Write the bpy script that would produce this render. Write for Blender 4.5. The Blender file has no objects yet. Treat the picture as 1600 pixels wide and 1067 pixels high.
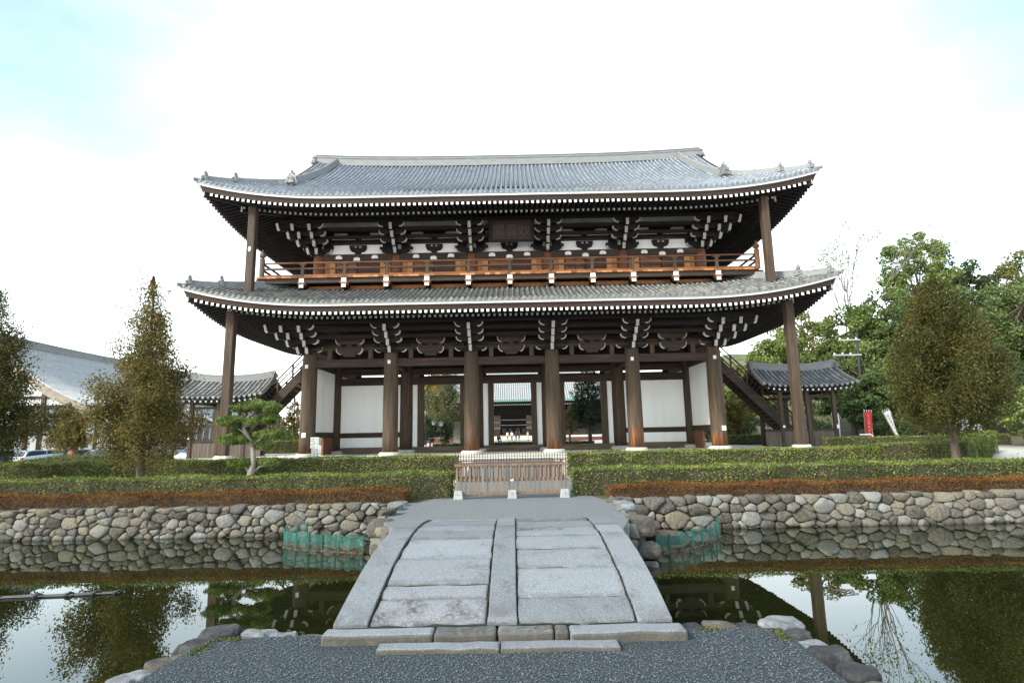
import bpy, math, random
import numpy as np
from mathutils import Vector, Matrix, noise

SC = bpy.context.scene
COL = SC.collection
R = math.radians
rnd = random.Random(7)

# ---------------------------------------------------------------- camera
cam = bpy.data.cameras.new("camera"); cam_o = bpy.data.objects.new("camera", cam); COL.objects.link(cam_o)
cam.sensor_width = 36.0; cam.lens = 36.0 * 870 / 1600
cam.clip_start = 0.05; cam.clip_end = 4000
cam_o.matrix_world = Matrix.Translation((0.05, 0, 1.6)) @ Matrix.Rotation(R(90 + 9.4), 4, 'X') @ Matrix.Rotation(R(-1.12), 4, 'Z')
SC.camera = cam_o
# ---------------------------------------------------------------- sky, sun, exposure
SUN_EL, SUN_AZ = 34.0, 232.0        # azimuth measured clockwise from +Y (the gate faces -Y)
W = bpy.data.worlds.new("World"); SC.world = W; W.use_nodes = True
nt = W.node_tree; N = nt.nodes; L = nt.links
bg = N["Background"]; bg.inputs[1].default_value = 0.10
sky = N.new("ShaderNodeTexSky"); sky.sky_type = 'NISHITA'; sky.sun_disc = False
sky.sun_elevation = R(SUN_EL); sky.sun_rotation = R(SUN_AZ)
sky.air_density = 1.0; sky.dust_density = 1.2; sky.ozone_density = 1.5
tc = N.new("ShaderNodeTexCoord"); mp = N.new("ShaderNodeMapping"); mp.inputs['Scale'].default_value = (1, 1, 2.2)
ns = N.new("ShaderNodeTexNoise"); ns.inputs['Scale'].default_value = 2.3; ns.inputs['Detail'].default_value = 7; ns.inputs['Roughness'].default_value = .58
rp = N.new("ShaderNodeValToRGB"); rp.color_ramp.elements[0].position = .42; rp.color_ramp.elements[1].position = .72
rp.color_ramp.elements[0].color = (.0,)*3+(1,); rp.color_ramp.elements[1].color = (.13,)*3+(1,)
mx = N.new("ShaderNodeMixRGB"); mx.inputs[2].default_value = (8.8, 8.8, 8.7, 1)
L.new(tc.outputs['Generated'], mp.inputs[0]); L.new(mp.outputs[0], ns.inputs['Vector']); L.new(ns.outputs['Fac'], rp.inputs[0])
# thin high cloud everywhere, thickening to white haze towards the horizon
sz = N.new("ShaderNodeSeparateXYZ"); L.new(tc.outputs['Generated'], sz.inputs[0])
hz = N.new("ShaderNodeValToRGB"); hz.color_ramp.elements[0].position = .05; hz.color_ramp.elements[1].position = .80
hz.color_ramp.elements[0].color = (1,1,1,1); hz.color_ramp.elements[1].color = (.10,.10,.10,1)
e = hz.color_ramp.elements.new(.22); e.color = (.42,.42,.42,1)
e = hz.color_ramp.elements.new(.42); e.color = (.10,.10,.10,1)
e = hz.color_ramp.elements.new(.60); e.color = (.05,.05,.05,1)
L.new(sz.outputs[2], hz.inputs[0]); ad = N.new("ShaderNodeMath"); ad.operation = 'ADD'; ad.use_clamp = True
L.new(hz.outputs[0], ad.inputs[0]); L.new(rp.outputs[0], ad.inputs[1])
# a bright bank of cloud stands to the north, above the gate
dp = N.new("ShaderNodeVectorMath"); dp.operation = 'DOT_PRODUCT'; dp.inputs[1].default_value = (.05,.855,.515); L.new(tc.outputs['Generated'], dp.inputs[0])
n2 = N.new("ShaderNodeTexNoise"); n2.inputs['Scale'].default_value = 3.5; n2.inputs['Detail'].default_value = 5; L.new(mp.outputs[0], n2.inputs['Vector'])
w2 = N.new("ShaderNodeMath"); w2.operation = 'MULTIPLY_ADD'; w2.inputs[1].default_value = .14; L.new(n2.outputs['Fac'], w2.inputs[0]); L.new(dp.outputs['Value'], w2.inputs[2])
cb = N.new("ShaderNodeMapRange"); cb.interpolation_type = 'SMOOTHSTEP'; cb.inputs[1].default_value = .82; cb.inputs[2].default_value = 1.12; cb.inputs[3].default_value = 0; cb.inputs[4].default_value = .42
L.new(w2.outputs[0], cb.inputs[0]); a3 = N.new("ShaderNodeMath"); a3.operation = 'ADD'; a3.use_clamp = True; L.new(ad.outputs[0], a3.inputs[0]); L.new(cb.outputs[0], a3.inputs[1]); ad = a3
L.new(ad.outputs[0], mx.inputs[0]); tn = N.new('ShaderNodeMixRGB'); tn.blend_type = 'MULTIPLY'; tn.inputs[0].default_value = 1; tn.inputs[2].default_value = (1.02,1.18,1.0,1); L.new(sky.outputs[0], tn.inputs[1]); L.new(tn.outputs[0], mx.inputs[1]); L.new(mx.outputs[0], bg.inputs[0])
sun = bpy.data.lights.new("sun", 'SUN'); sun.energy = 1.5; sun.angle = R(11); sun.color = (1, .95, .87)
sun_o = bpy.data.objects.new("sun", sun); COL.objects.link(sun_o)
_a, _e = R(SUN_AZ), R(SUN_EL)
sd = Vector((math.sin(_a)*math.cos(_e), math.cos(_a)*math.cos(_e), math.sin(_e)))
sun_o.rotation_euler = (-sd).to_track_quat('-Z', 'Y').to_euler()
SC.view_settings.view_transform = 'Standard'; SC.view_settings.look = 'None'
SC.view_settings.gamma = 1; SC.view_settings.use_curve_mapping = False
SC.view_settings.exposure = 1.78

# ---------------------------------------------------------------- helpers
class MB:
    def __init__(s): s.v = []; s.f = []; s.m = []
    def add(s, vs, fs, m=0):
        b = len(s.v); s.v += [tuple(p) for p in vs]
        for k in fs: s.f.append(tuple(b + i for i in k)); s.m.append(m)
        return s
    def box(s, x0, x1, y0, y1, z0, z1, m=0):
        return s.add([(x0,y0,z0),(x1,y0,z0),(x1,y1,z0),(x0,y1,z0),(x0,y0,z1),(x1,y0,z1),(x1,y1,z1),(x0,y1,z1)],
              [(0,3,2,1),(4,5,6,7),(0,1,5,4),(1,2,6,5),(2,3,7,6),(3,0,4,7)], m)
    def beam(s, p, q, w, h, m=0, up=(0,0,1)):
        p, q = Vector(p), Vector(q); d = (q-p).normalized(); sx = d.cross(Vector(up))
        if sx.length < 1e-4: sx = d.cross(Vector((0,1,0)))
        sx.normalize(); u = sx.cross(d)
        sx = sx*w/2; u = u*h/2
        return s.add([p-sx-u,p+sx-u,p+sx+u,p-sx+u,q-sx-u,q+sx-u,q+sx+u,q-sx+u],
              [(0,1,2,3),(7,6,5,4),(4,5,1,0),(5,6,2,1),(6,7,3,2),(7,4,0,3)], m)
    def tube(s, pts, rad, n=8, m=0, caps=True):
        P = [Vector(p) for p in pts]
        if not hasattr(rad, '__len__'): rad = [rad]*len(P)
        vs = []; ref = None
        for i, p in enumerate(P):
            d = (P[min(i+1,len(P)-1)] - P[max(i-1,0)]).normalized()
            if ref is None: ref = Vector((1,0,0)) if abs(d.x) < .9 else Vector((0,1,0))
            a = (ref - d*ref.dot(d)).normalized(); b = d.cross(a); ref = a
            for k in range(n):
                t = 2*math.pi*k/n; vs.append(p + (a*math.cos(t) + b*math.sin(t))*rad[i])
        fs = [(i*n+k, i*n+(k+1)%n, (i+1)*n+(k+1)%n, (i+1)*n+k) for i in range(len(P)-1) for k in range(n)]
        if caps: fs += [tuple(range(n-1,-1,-1)), tuple((len(P)-1)*n+k for k in range(n))]
        return s.add(vs, fs, m)
    def lathe(s, cx, cy, prof, n=16, m=0):
        vs = [(cx+r*math.cos(2*math.pi*k/n), cy+r*math.sin(2*math.pi*k/n), z) for r, z in prof for k in range(n)]
        fs = [(i*n+k, i*n+(k+1)%n, (i+1)*n+(k+1)%n, (i+1)*n+k) for i in range(len(prof)-1) for k in range(n)]
        fs += [tuple(range(n-1,-1,-1)), tuple((len(prof)-1)*n+k for k in range(n))]
        return s.add(vs, fs, m)
    def prism(s, poly, o, U, V, T, m=0):
        o, U, V, T = Vector(o), Vector(U), Vector(V), Vector(T); n = len(poly)
        a = [o + U*x + V*y for x, y in poly]
        vs = a + [p + T for p in a]
        fs = [tuple(range(n)), tuple(range(2*n-1, n-1, -1))] + [(i, n+i, n+(i+1)%n, (i+1)%n) for i in range(n)]
        return s.add(vs, fs, m)
    def build(s, name, mats, parent=None, loc=None, smooth=False, bevel=0, fix=True, sub=0):
        if not isinstance(mats, (list, tuple)): mats = [mats]
        off = Vector((0,0,0)); p = parent
        while p is not None: off += p.location; p = p.parent
        if loc is not None: off += Vector(loc)
        me = bpy.data.meshes.new(name)
        me.from_pydata([(x-off.x, y-off.y, z-off.z) for x, y, z in s.v], [], s.f)
        for mt in mats: me.materials.append(mt)
        me.polygons.foreach_set('material_index', s.m)
        if fix:
            import bmesh
            bm = bmesh.new(); bm.from_mesh(me); bmesh.ops.recalc_face_normals(bm, faces=bm.faces); bm.to_mesh(me); bm.free()
        if smooth: me.polygons.foreach_set('use_smooth', [True]*len(me.polygons))
        me.update()
        o = bpy.data.objects.new(name, me); COL.objects.link(o)
        if parent is not None: o.parent = parent
        if loc is not None: o.location = loc
        if bevel:
            b = o.modifiers.new('bevel', 'BEVEL'); b.width = bevel; b.segments = 2; b.limit_method = 'ANGLE'; b.angle_limit = R(40)
        if sub:
            b = o.modifiers.new('sub', 'SUBSURF'); b.levels = sub; b.render_levels = sub
        return o

def tag(o, label=None, cat=None, group=None, kind=None):
    if label: o['label'] = label
    if cat: o['category'] = cat
    if group: o['group'] = group
    if kind: o['kind'] = kind
    return o
def empty(name, loc, label, cat, group=None, rz=0):
    o = bpy.data.objects.new(name, None); COL.objects.link(o); o.location = loc; o.rotation_euler.z = rz
    o.empty_display_size = .2
    return tag(o, label, cat, group)
def quads_obj(name, V4, mat, parent=None, loc=(0,0,0)):
    """many separate small faces from an array n x k x 3"""
    V4 = np.asarray(V4, np.float32); n, k, _ = V4.shape
    off = np.array(loc, np.float32); p = parent
    while p is not None: off = off + np.array(p.location); p = p.parent
    me = bpy.data.meshes.new(name)
    me.vertices.add(n*k); me.vertices.foreach_set('co', (V4.reshape(-1,3) - off).astype(np.float32).ravel())
    me.loops.add(n*k); me.loops.foreach_set('vertex_index', np.arange(n*k, dtype=np.int32))
    me.polygons.add(n); me.polygons.foreach_set('loop_start', np.arange(0, n*k, k, dtype=np.int32))
    me.polygons.foreach_set('loop_total', np.full(n, k, np.int32))
    me.materials.append(mat); me.update(calc_edges=True)
    o = bpy.data.objects.new(name, me); COL.objects.link(o)
    if parent is not None: o.parent = parent
    else: o.location = loc
    return o

# ---------------------------------------------------------------- materials
def ramp(n, cols, const=False):
    r = n.new("ShaderNodeValToRGB"); e = r.color_ramp.elements
    if const: r.color_ramp.interpolation = 'CONSTANT'
    while len(e) < len(cols): e.new(.5)
    for i, (p, c) in enumerate(cols): e[i].position = p; e[i].color = tuple(c)+(1,)
    return r
def mat(name, cols, scale=(3,3,3), rough=.7, bump=0, bscale=None, detail=5, src='noise', spec=.4, metal=0, obj=False, dist=0.0, var=0.0):
    m = bpy.data.materials.new(name); m.use_nodes = True; n = m.node_tree.nodes; l = m.node_tree.links; b = n['Principled BSDF']
    b.inputs['Roughness'].default_value = rough; b.inputs['Specular IOR Level'].default_value = spec; b.inputs['Metallic'].default_value = metal
    if isinstance(cols[0], (int, float)): cols = [(0, [c*.9 for c in cols]), (1, [c*1.1 for c in cols])]
    r = ramp(n, cols)
    g = n.new("ShaderNodeTexCoord" if obj else "ShaderNodeNewGeometry"); out = g.outputs['Object' if obj else 'Position']
    def nz(sc, det=detail):
        mp = n.new("ShaderNodeMapping"); mp.inputs['Scale'].default_value = sc if hasattr(sc, '__len__') else (sc,)*3
        t = n.new("ShaderNodeTexNoise"); t.inputs['Scale'].default_value = 1; t.inputs['Detail'].default_value = det; t.inputs['Roughness'].default_value = .62
        t.inputs['Distortion'].default_value = dist
        l.new(out, mp.inputs[0]); l.new(mp.outputs[0], t.inputs['Vector']); return t.outputs['Fac']
    f = nz(scale)
    if src == 'island':
        gi = n.new("ShaderNodeNewGeometry"); mi = n.new("ShaderNodeMath"); mi.operation = 'MULTIPLY_ADD'; mi.inputs[1].default_value = .6; mi.inputs[2].default_value = -.30
        ad = n.new("ShaderNodeMath"); ad.operation = 'ADD'
        l.new(f, mi.inputs[0]); l.new(mi.outputs[0], ad.inputs[0]); l.new(gi.outputs['Random Per Island'], ad.inputs[1]); f2 = ad.outputs[0]
    elif src == 'object':
        gi = n.new("ShaderNodeObjectInfo"); mi = n.new("ShaderNodeMath"); mi.operation = 'MULTIPLY_ADD'; mi.inputs[1].default_value = .3
        l.new(gi.outputs['Random'], mi.inputs[0]); l.new(f, mi.inputs[2])
        ad = n.new("ShaderNodeMath"); ad.operation = 'SUBTRACT'; ad.inputs[1].default_value = .15; l.new(mi.outputs[0], ad.inputs[0]); f2 = ad.outputs[0]
    else: f2 = f
    l.new(f2, r.inputs[0]); l.new(r.outputs[0], b.inputs['Base Color'])
    if bump:
        bm = n.new("ShaderNodeBump"); bm.inputs['Strength'].default_value = bump; bm.inputs['Distance'].default_value = .05
        l.new(nz(bscale or scale, 8), bm.inputs['Height']); l.new(bm.outputs[0], b.inputs['Normal'])
    m['b'] = 1
    return m
def leafmat(name, cols, trans=.35, sc=.8):
    m = bpy.data.materials.new(name); m.use_nodes = True; n = m.node_tree.nodes; l = m.node_tree.links; b = n['Principled BSDF']
    g = n.new("ShaderNodeNewGeometry"); t = n.new("ShaderNodeTexNoise"); t.inputs['Scale'].default_value = sc; t.inputs['Detail'].default_value = 2
    l.new(g.outputs['Position'], t.inputs['Vector'])
    a = n.new("ShaderNodeMath"); a.operation = 'MULTIPLY_ADD'; a.inputs[1].default_value = 1.3; a.inputs[2].default_value = -.65; l.new(t.outputs['Fac'], a.inputs[0])
    a1 = n.new("ShaderNodeMath"); a1.operation = 'MULTIPLY_ADD'; a1.inputs[1].default_value = .7; a1.inputs[2].default_value = .15; l.new(g.outputs['Random Per Island'], a1.inputs[0])
    a2 = n.new("ShaderNodeMath"); a2.operation = 'ADD'; l.new(a.outputs[0], a2.inputs[0]); l.new(a1.outputs[0], a2.inputs[1])
    r = ramp(n, cols); l.new(a2.outputs[0], r.inputs[0]); l.new(r.outputs[0], b.inputs['Base Color'])
    b.inputs['Roughness'].default_value = .6; b.inputs['Specular IOR Level'].default_value = .12
    tr = n.new("ShaderNodeBsdfTranslucent"); l.new(r.outputs[0], tr.inputs[0])
    mx = n.new("ShaderNodeMixShader"); mx.inputs[0].default_value = trans
    l.new(b.outputs[0], mx.inputs[1]); l.new(tr.outputs[0], mx.inputs[2]); l.new(mx.outputs[0], n['Material Output'].inputs[0])
    return m

K = {}
def granite_mat(name='granite slab', stain=.5, tone=(.192,.203,.217), thr=-.06):
    m = bpy.data.materials.new(name); m.use_nodes = True; n = m.node_tree.nodes; l = m.node_tree.links; b = n['Principled BSDF']; b.inputs['Roughness'].default_value = .78
    g = n.new("ShaderNodeNewGeometry")
    def nz(sc, det, rough=.6, dist=0):
        t = n.new("ShaderNodeTexNoise"); t.inputs['Scale'].default_value = sc; t.inputs['Detail'].default_value = det; t.inputs['Roughness'].default_value = rough; t.inputs['Distortion'].default_value = dist
        l.new(g.outputs['Position'], t.inputs['Vector']); return t.outputs['Fac']
    sp = ramp(n, [(.32,(.36,.36,.37)),(.44,(.85,.85,.86)),(.56,(1.08,1.08,1.08)),(.68,(1.6,1.6,1.58))]); l.new(nz(95, 3, .75), sp.inputs[0])
    oi = n.new("ShaderNodeObjectInfo"); tr = ramp(n, [(0,[c*.80 for c in tone]),(.5,tone),(1,[c*1.14 for c in tone])]); l.new(oi.outputs['Random'], tr.inputs[0])
    m1 = n.new("ShaderNodeMixRGB"); m1.blend_type = 'MULTIPLY'; m1.inputs[0].default_value = 1; l.new(tr.outputs[0], m1.inputs[1]); l.new(sp.outputs[0], m1.inputs[2])
    st = ramp(n, [(.42+thr,(1,1,1)),(.54+thr,(0,0,0))]); l.new(nz(2.6, 9, .68, .4), st.inputs[0]); s2 = ramp(n, [(.36,(0,0,0)),(.56,(1,1,1))]); l.new(nz(26, 4), s2.inputs[0])
    mm = n.new("ShaderNodeMath"); mm.operation = 'MULTIPLY'; l.new(st.outputs[0], mm.inputs[0]); l.new(s2.outputs[0], mm.inputs[1])
    m3 = n.new("ShaderNodeMath"); m3.operation = 'MULTIPLY'; m3.inputs[1].default_value = stain
    # grime that gathers along the joints of each slab
    tg = n.new("ShaderNodeTexCoord"); sx = n.new("ShaderNodeSeparateXYZ"); l.new(tg.outputs['Generated'], sx.inputs[0])
    def edge(sock, wdt):
        a = n.new("ShaderNodeMath"); a.operation = 'PINGPONG'; a.inputs[1].default_value = .5; l.new(sock, a.inputs[0])
        q = n.new("ShaderNodeMapRange"); q.inputs[1].default_value = 0; q.inputs[2].default_value = wdt; q.inputs[3].default_value = 1; q.inputs[4].default_value = 0; l.new(a.outputs[0], q.inputs[0]); return q.outputs[0]
    eg = n.new("ShaderNodeMath"); eg.operation = 'MAXIMUM'; l.new(edge(sx.outputs[0], .05), eg.inputs[0]); l.new(edge(sx.outputs[1], .16), eg.inputs[1])
    en = ramp(n, [(.38,(0,0,0)),(.52,(1,1,1))]); l.new(nz(7, 6, .7), en.inputs[0])
    em = n.new("ShaderNodeMath"); em.operation = 'MULTIPLY'; l.new(eg.outputs[0], em.inputs[0]); l.new(en.outputs[0], em.inputs[1])
    mxx = n.new("ShaderNodeMath"); mxx.operation = 'MAXIMUM'; l.new(mm.outputs[0], mxx.inputs[0]); l.new(em.outputs[0], mxx.inputs[1]); l.new(mxx.outputs[0], m3.inputs[0])
    m2 = n.new("ShaderNodeMixRGB"); m2.inputs[2].default_value = (.06,.054,.05,1); l.new(m3.outputs[0], m2.inputs[0]); l.new(m1.outputs[0], m2.inputs[1]); l.new(m2.outputs[0], b.inputs['Base Color'])
    bm = n.new("ShaderNodeBump"); bm.inputs['Strength'].default_value = .3; bm.inputs['Distance'].default_value = .02; l.new(nz(42, 8), bm.inputs['Height']); l.new(bm.outputs[0], b.inputs['Normal'])
    return m
K['wood_x'] = mat('weathered beam wood', [(.25,(.018,.011,.008)),(.55,(.042,.026,.017)),(.8,(.085,.058,.038))], (.7,9,9), .75, .25)
K['wood_y'] = mat('weathered cross wood', [(.25,(.018,.011,.008)),(.55,(.040,.025,.017)),(.8,(.075,.05,.034))], (9,.7,9), .75, .2)
K['wood_z'] = mat('weathered post wood', [(.25,(.028,.017,.010)),(.55,(.066,.042,.026)),(.8,(.118,.079,.05))], (9,9,.6), .75, .3)
K['wood_dk'] = mat('shaded eave wood', [(.3,(.006,.004,.0035)),(.7,(.017,.011,.009))], (3,3,3), .8, .2)  # gate wood darkened: the shade under the eaves is put into its colour
K['wood_gray'] = mat('grey plank wood', [(.25,(.06,.045,.036)),(.55,(.13,.10,.08)),(.85,(.24,.20,.17))], (9,9,.5), .85, .3)
K['fascia'] = mat('brown eave board', [(.3,(.028,.015,.011)),(.7,(.058,.033,.024))], (.5,6,6), .75, .2)
K['orange'] = mat('orange planks', [(.2,(.14,.046,.013)),(.5,(.30,.112,.030)),(.8,(.47,.21,.07))], (2.2,2.2,2.2), .6, .15, src='island')
K['redwood'] = mat('reddish worn wood', [(.25,(.05,.024,.014)),(.5,(.13,.05,.024)),(.8,(.25,.10,.042))], (1.3,6,6), .65, .2, src='island')
K['plaster'] = mat('white plaster', [(.25,(.80,.795,.77)),(.5,(.89,.89,.875)),(.75,(.92,.92,.905))], (1.6,1.6,.3), .85, .05)
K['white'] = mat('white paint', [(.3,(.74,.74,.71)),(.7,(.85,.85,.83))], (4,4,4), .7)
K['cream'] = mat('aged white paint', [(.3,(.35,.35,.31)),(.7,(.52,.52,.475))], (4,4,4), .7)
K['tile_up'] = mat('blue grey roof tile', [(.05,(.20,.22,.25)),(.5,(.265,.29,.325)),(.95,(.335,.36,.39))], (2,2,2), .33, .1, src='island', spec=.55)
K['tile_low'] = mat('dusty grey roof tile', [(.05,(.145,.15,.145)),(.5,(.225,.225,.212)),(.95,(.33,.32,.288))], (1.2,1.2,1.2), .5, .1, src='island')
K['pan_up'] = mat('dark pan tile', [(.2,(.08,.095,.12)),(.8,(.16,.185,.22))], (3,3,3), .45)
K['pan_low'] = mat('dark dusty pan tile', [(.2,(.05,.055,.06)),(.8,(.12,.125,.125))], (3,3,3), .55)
K['ridge'] = mat('pale ridge tile', [(.2,(.13,.135,.14)),(.8,(.27,.27,.265))], (1.5,6,14), .6, .3)
K['orn'] = mat('ornament tile', [(.2,(.09,.09,.09)),(.8,(.27,.27,.255))], (5,5,5), .6, .4)
K['base'] = mat('pale column base stone', [(.3,(.42,.40,.35)),(.7,(.58,.56,.50))], (3,3,3), .85, .2)
K['sill'] = mat('pale brown sill wood', [(.25,(.06,.042,.03)),(.55,(.13,.095,.068)),(.8,(.20,.155,.115))], (.6,8,8), .8, .2)
K['terrace'] = mat('pale terrace paving', [(.3,(.56,.53,.46)),(.7,(.70,.665,.585))], (.8,.8,.8), .9, .1)
K['granite'] = granite_mat()
K['dark'] = mat('black joint', [(.3,(.012,.013,.009)),(.7,(.03,.034,.02))], (9,9,9), .95)
K['iron'] = mat('dark iron', [(.3,(.02,.02,.022)),(.7,(.05,.05,.052))], (8,8,8), .5)
K['bark'] = mat('brown bark', [(.3,(.045,.032,.024)),(.7,(.12,.088,.066))], (9,9,2), .9, .5)
K['bark_pale'] = mat('pale grey bark', [(.3,(.15,.13,.11)),(.7,(.33,.29,.25))], (9,9,2), .9, .5)
K['concrete'] = mat('concrete', [(.3,(.30,.30,.29)),(.7,(.42,.42,.41))], (6,6,6), .85, .1)
K['slat'] = mat('tan slat wood', [(.25,(.11,.072,.045)),(.55,(.19,.128,.082)),(.85,(.28,.20,.14))], (12,12,.8), .7, .2, src='object')
K['glass'] = mat('dark window glass', (.03,.04,.05), rough=.08, spec=.7)
K['rubber'] = mat('tyre rubber', (.015,.015,.015), rough=.8)
K['copper'] = mat('green copper', [(.3,(.09,.24,.195)),(.7,(.16,.33,.28))], (2,2,2), .6)

def column_mat():
    m = mat('column wood', [(.25,(.028,.017,.010)),(.5,(.068,.044,.027)),(.8,(.135,.092,.058))], (7,7,.45), .75, .3)
    n = m.node_tree.nodes; l = m.node_tree.links; b = n['Principled BSDF']
    base = b.inputs['Base Color'].links[0].from_socket
    g = n.new("ShaderNodeNewGeometry"); sp = n.new("ShaderNodeSeparateXYZ"); l.new(g.outputs['Position'], sp.inputs[0])
    mp = n.new("ShaderNodeMapping"); mp.inputs['Scale'].default_value = (3.2,3.2,.22); l.new(g.outputs['Position'], mp.inputs[0])
    t = n.new("ShaderNodeTexNoise"); t.inputs['Scale'].default_value = 1; t.inputs['Detail'].default_value = 6; l.new(mp.outputs[0], t.inputs['Vector'])
    a = n.new("ShaderNodeMath"); a.operation = 'MULTIPLY_ADD'; a.inputs[1].default_value = 5.2; l.new(t.outputs['Fac'], a.inputs[0])   # worn height
    a.inputs[2].default_value = -1.25
    s = n.new("ShaderNodeMath"); s.operation = 'SUBTRACT'; l.new(a.outputs[0], s.inputs[0]); l.new(sp.outputs[2], s.inputs[1])
    r = ramp(n, [(0,(0,0,0)),(.5,(.9,.9,.9))]); l.new(s.outputs[0], r.inputs[0])
    rc = ramp(n, [(.3,(.06,.027,.015)),(.52,(.14,.05,.02)),(.68,(.33,.12,.032))])
    t2 = n.new("ShaderNodeTexNoise"); t2.inputs['Scale'].default_value = 1; t2.inputs['Detail'].default_value = 4
    mp2 = n.new("ShaderNodeMapping"); mp2.inputs['Scale'].default_value = (6,6,.5); mp2.inputs['Location'].default_value = (3,1,2)
    l.new(g.outputs['Position'], mp2.inputs[0]); l.new(mp2.outputs[0], t2.inputs['Vector']); l.new(t2.outputs['Fac'], rc.inputs[0])
    mx = n.new("ShaderNodeMixRGB"); l.new(r.outputs[0], mx.inputs[0]); l.new(base, mx.inputs[1]); l.new(rc.outputs[0], mx.inputs[2])
    l.new(mx.outputs[0], b.inputs['Base Color'])
    return m
K['column'] = column_mat()

# ---------------------------------------------------------------- ground
def ss(a, b, x):
    t = min(1, max(0, (x-a)/(b-a))); return t*t*(3-2*t)
def gz(x, y):
    z = .40*ss(22, 28, y)
    z -= .85*ss(24, 30, -x)*ss(24, 32, y)                       # parking lies lower on the left
    z += 7.0*ss(28, 80, x)*ss(44, 75, y) + 26*ss(60, 260, x)*ss(60, 300, y)   # wooded bank on the right
    return z
def gravel(name, cols, sc, bump=.6):
    m = mat(name, cols, (sc,)*3, .9, bump, (sc*1.3,)*3, detail=3)
    return m
def earth_mat():
    m = mat('pale gravel court', [(.25,(.36,.335,.285)),(.5,(.45,.42,.365)),(.75,(.53,.50,.44))], (2.5,2.5,2.5), .95, .2, (30,30,30))
    n = m.node_tree.nodes; l = m.node_tree.links; b = n['Principled BSDF']; base = b.inputs['Base Color'].links[0].from_socket
    g = n.new("ShaderNodeNewGeometry"); sp = n.new("ShaderNodeSeparateXYZ"); l.new(g.outputs['Position'], sp.inputs[0])
    t = n.new("ShaderNodeTexNoise"); t.inputs['Scale'].default_value = .5; t.inputs['Detail'].default_value = 6; l.new(g.outputs['Position'], t.inputs['Vector'])
    rs = ramp(n, [(.3,(.045,.04,.022)),(.5,(.085,.07,.04)),(.7,(.11,.10,.045))]); l.new(t.outputs['Fac'], rs.inputs[0])
    def step(sock, a, c):
        r_ = n.new("ShaderNodeMapRange"); r_.inputs[1].default_value = a; r_.inputs[2].default_value = c; l.new(sock, r_.inputs[0]); return r_.outputs[0]
    def mx_(a, c, op):
        q = n.new("ShaderNodeMath"); q.operation = op; l.new(a, q.inputs[0]); l.new(c, q.inputs[1]); return q.outputs[0]
    f = mx_(step(sp.outputs[0], 24, 29), step(sp.outputs[1], 17.2, 16.2), 'MAXIMUM')      # woodland floor to the right, planting soil by the moat
    f = mx_(f, step(sp.outputs[1], 130, 170), 'MAXIMUM')
    q = n.new("ShaderNodeMixRGB"); l.new(f, q.inputs[0]); l.new(base, q.inputs[1]); l.new(rs.outputs[0], q.inputs[2]); l.new(q.outputs[0], b.inputs['Base Color'])
    return m
K['earth'] = earth_mat()
K['gravel_dark'] = gravel('dark blue grey gravel', [(.34,(.010,.016,.020)),(.46,(.038,.052,.062)),(.58,(.080,.100,.113)),(.69,(.24,.265,.28))], 62, 1.0)
K['gravel_path'] = gravel('grey gravel', [(.25,(.09,.098,.10)),(.5,(.165,.175,.178)),(.75,(.29,.295,.295))], 60)
YW = 13.65
xs = sorted(set([-1500,-700,-350,-200,-120,-90]+list(range(-70,-24,3))+list(range(-24,28,4))+list(range(28,130,4))+[150,200,260,350,700,1500]))
ys = [YW,15,18,22]+[22+k for k in (1.5,3,4.5,6)]+list(range(30,100,4))+[110,130,160,200,250,300,500,900,1500]
g = MB()
g.add([(x,y,gz(x,y)) for y in ys for x in xs], [(j*len(xs)+i, j*len(xs)+i+1, (j+1)*len(xs)+i+1, (j+1)*len(xs)+i) for j in range(len(ys)-1) for i in range(len(xs)-1)])
tag(g.build('ground', K['earth'], smooth=True), kind='structure')
# gravel path from the bridge to the gate
g = MB()
for (y0,y1) in ((13.65,15),(15,18),(18,22),(22,23.5),(23.5,25),(25,26.5),(26.5,28)):
    g.add([(-2.35 if y0<14 else -1.9,y0,gz(0,y0)+.006),(2.2 if y0<14 else 1.95,y0,gz(0,y0)+.006),(1.95,y1,gz(0,y1)+.006),(-1.9,y1,gz(0,y1)+.006)],[(0,1,2,3)])
tag(g.build('gravel_path', K['gravel_path']), kind='structure')
# near shore (gravel point the photographer stands on)
def shore():
    g = MB()
    out = [(-40,-40),(-40,.8),(-2.75,2.3),(-2.50,3.6),(-2.46,4.2),(-2.44,4.5),(-2.36,4.70),(-2.05,4.79),(-1.5,4.80),(1.35,4.80),(1.6,4.80),(2.16,4.77),(2.14,4.5),(2.12,4.2),(2.1,3.7),(2.45,2.3),(40,.8),(40,-40)]
    n = len(out)
    g.add([(x,y,.03) for x,y in out]+[(x,y,-1.8) for x,y in out], [tuple(range(n-1,-1,-1))]+[(i,(i+1)%n,n+(i+1)%n,n+i) for i in range(n)])
    return tag(g.build('gravel_ground', K['gravel_dark']), kind='structure')
shore()
g = MB(); g.add([(-80,-2,-1.7),(80,-2,-1.7),(80,14.2,-1.7),(-80,14.2,-1.7)],[(0,1,2,3)])
tag(g.build('moat_bed', mat('moat mud',(.03,.028,.015))), kind='structure')
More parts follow.
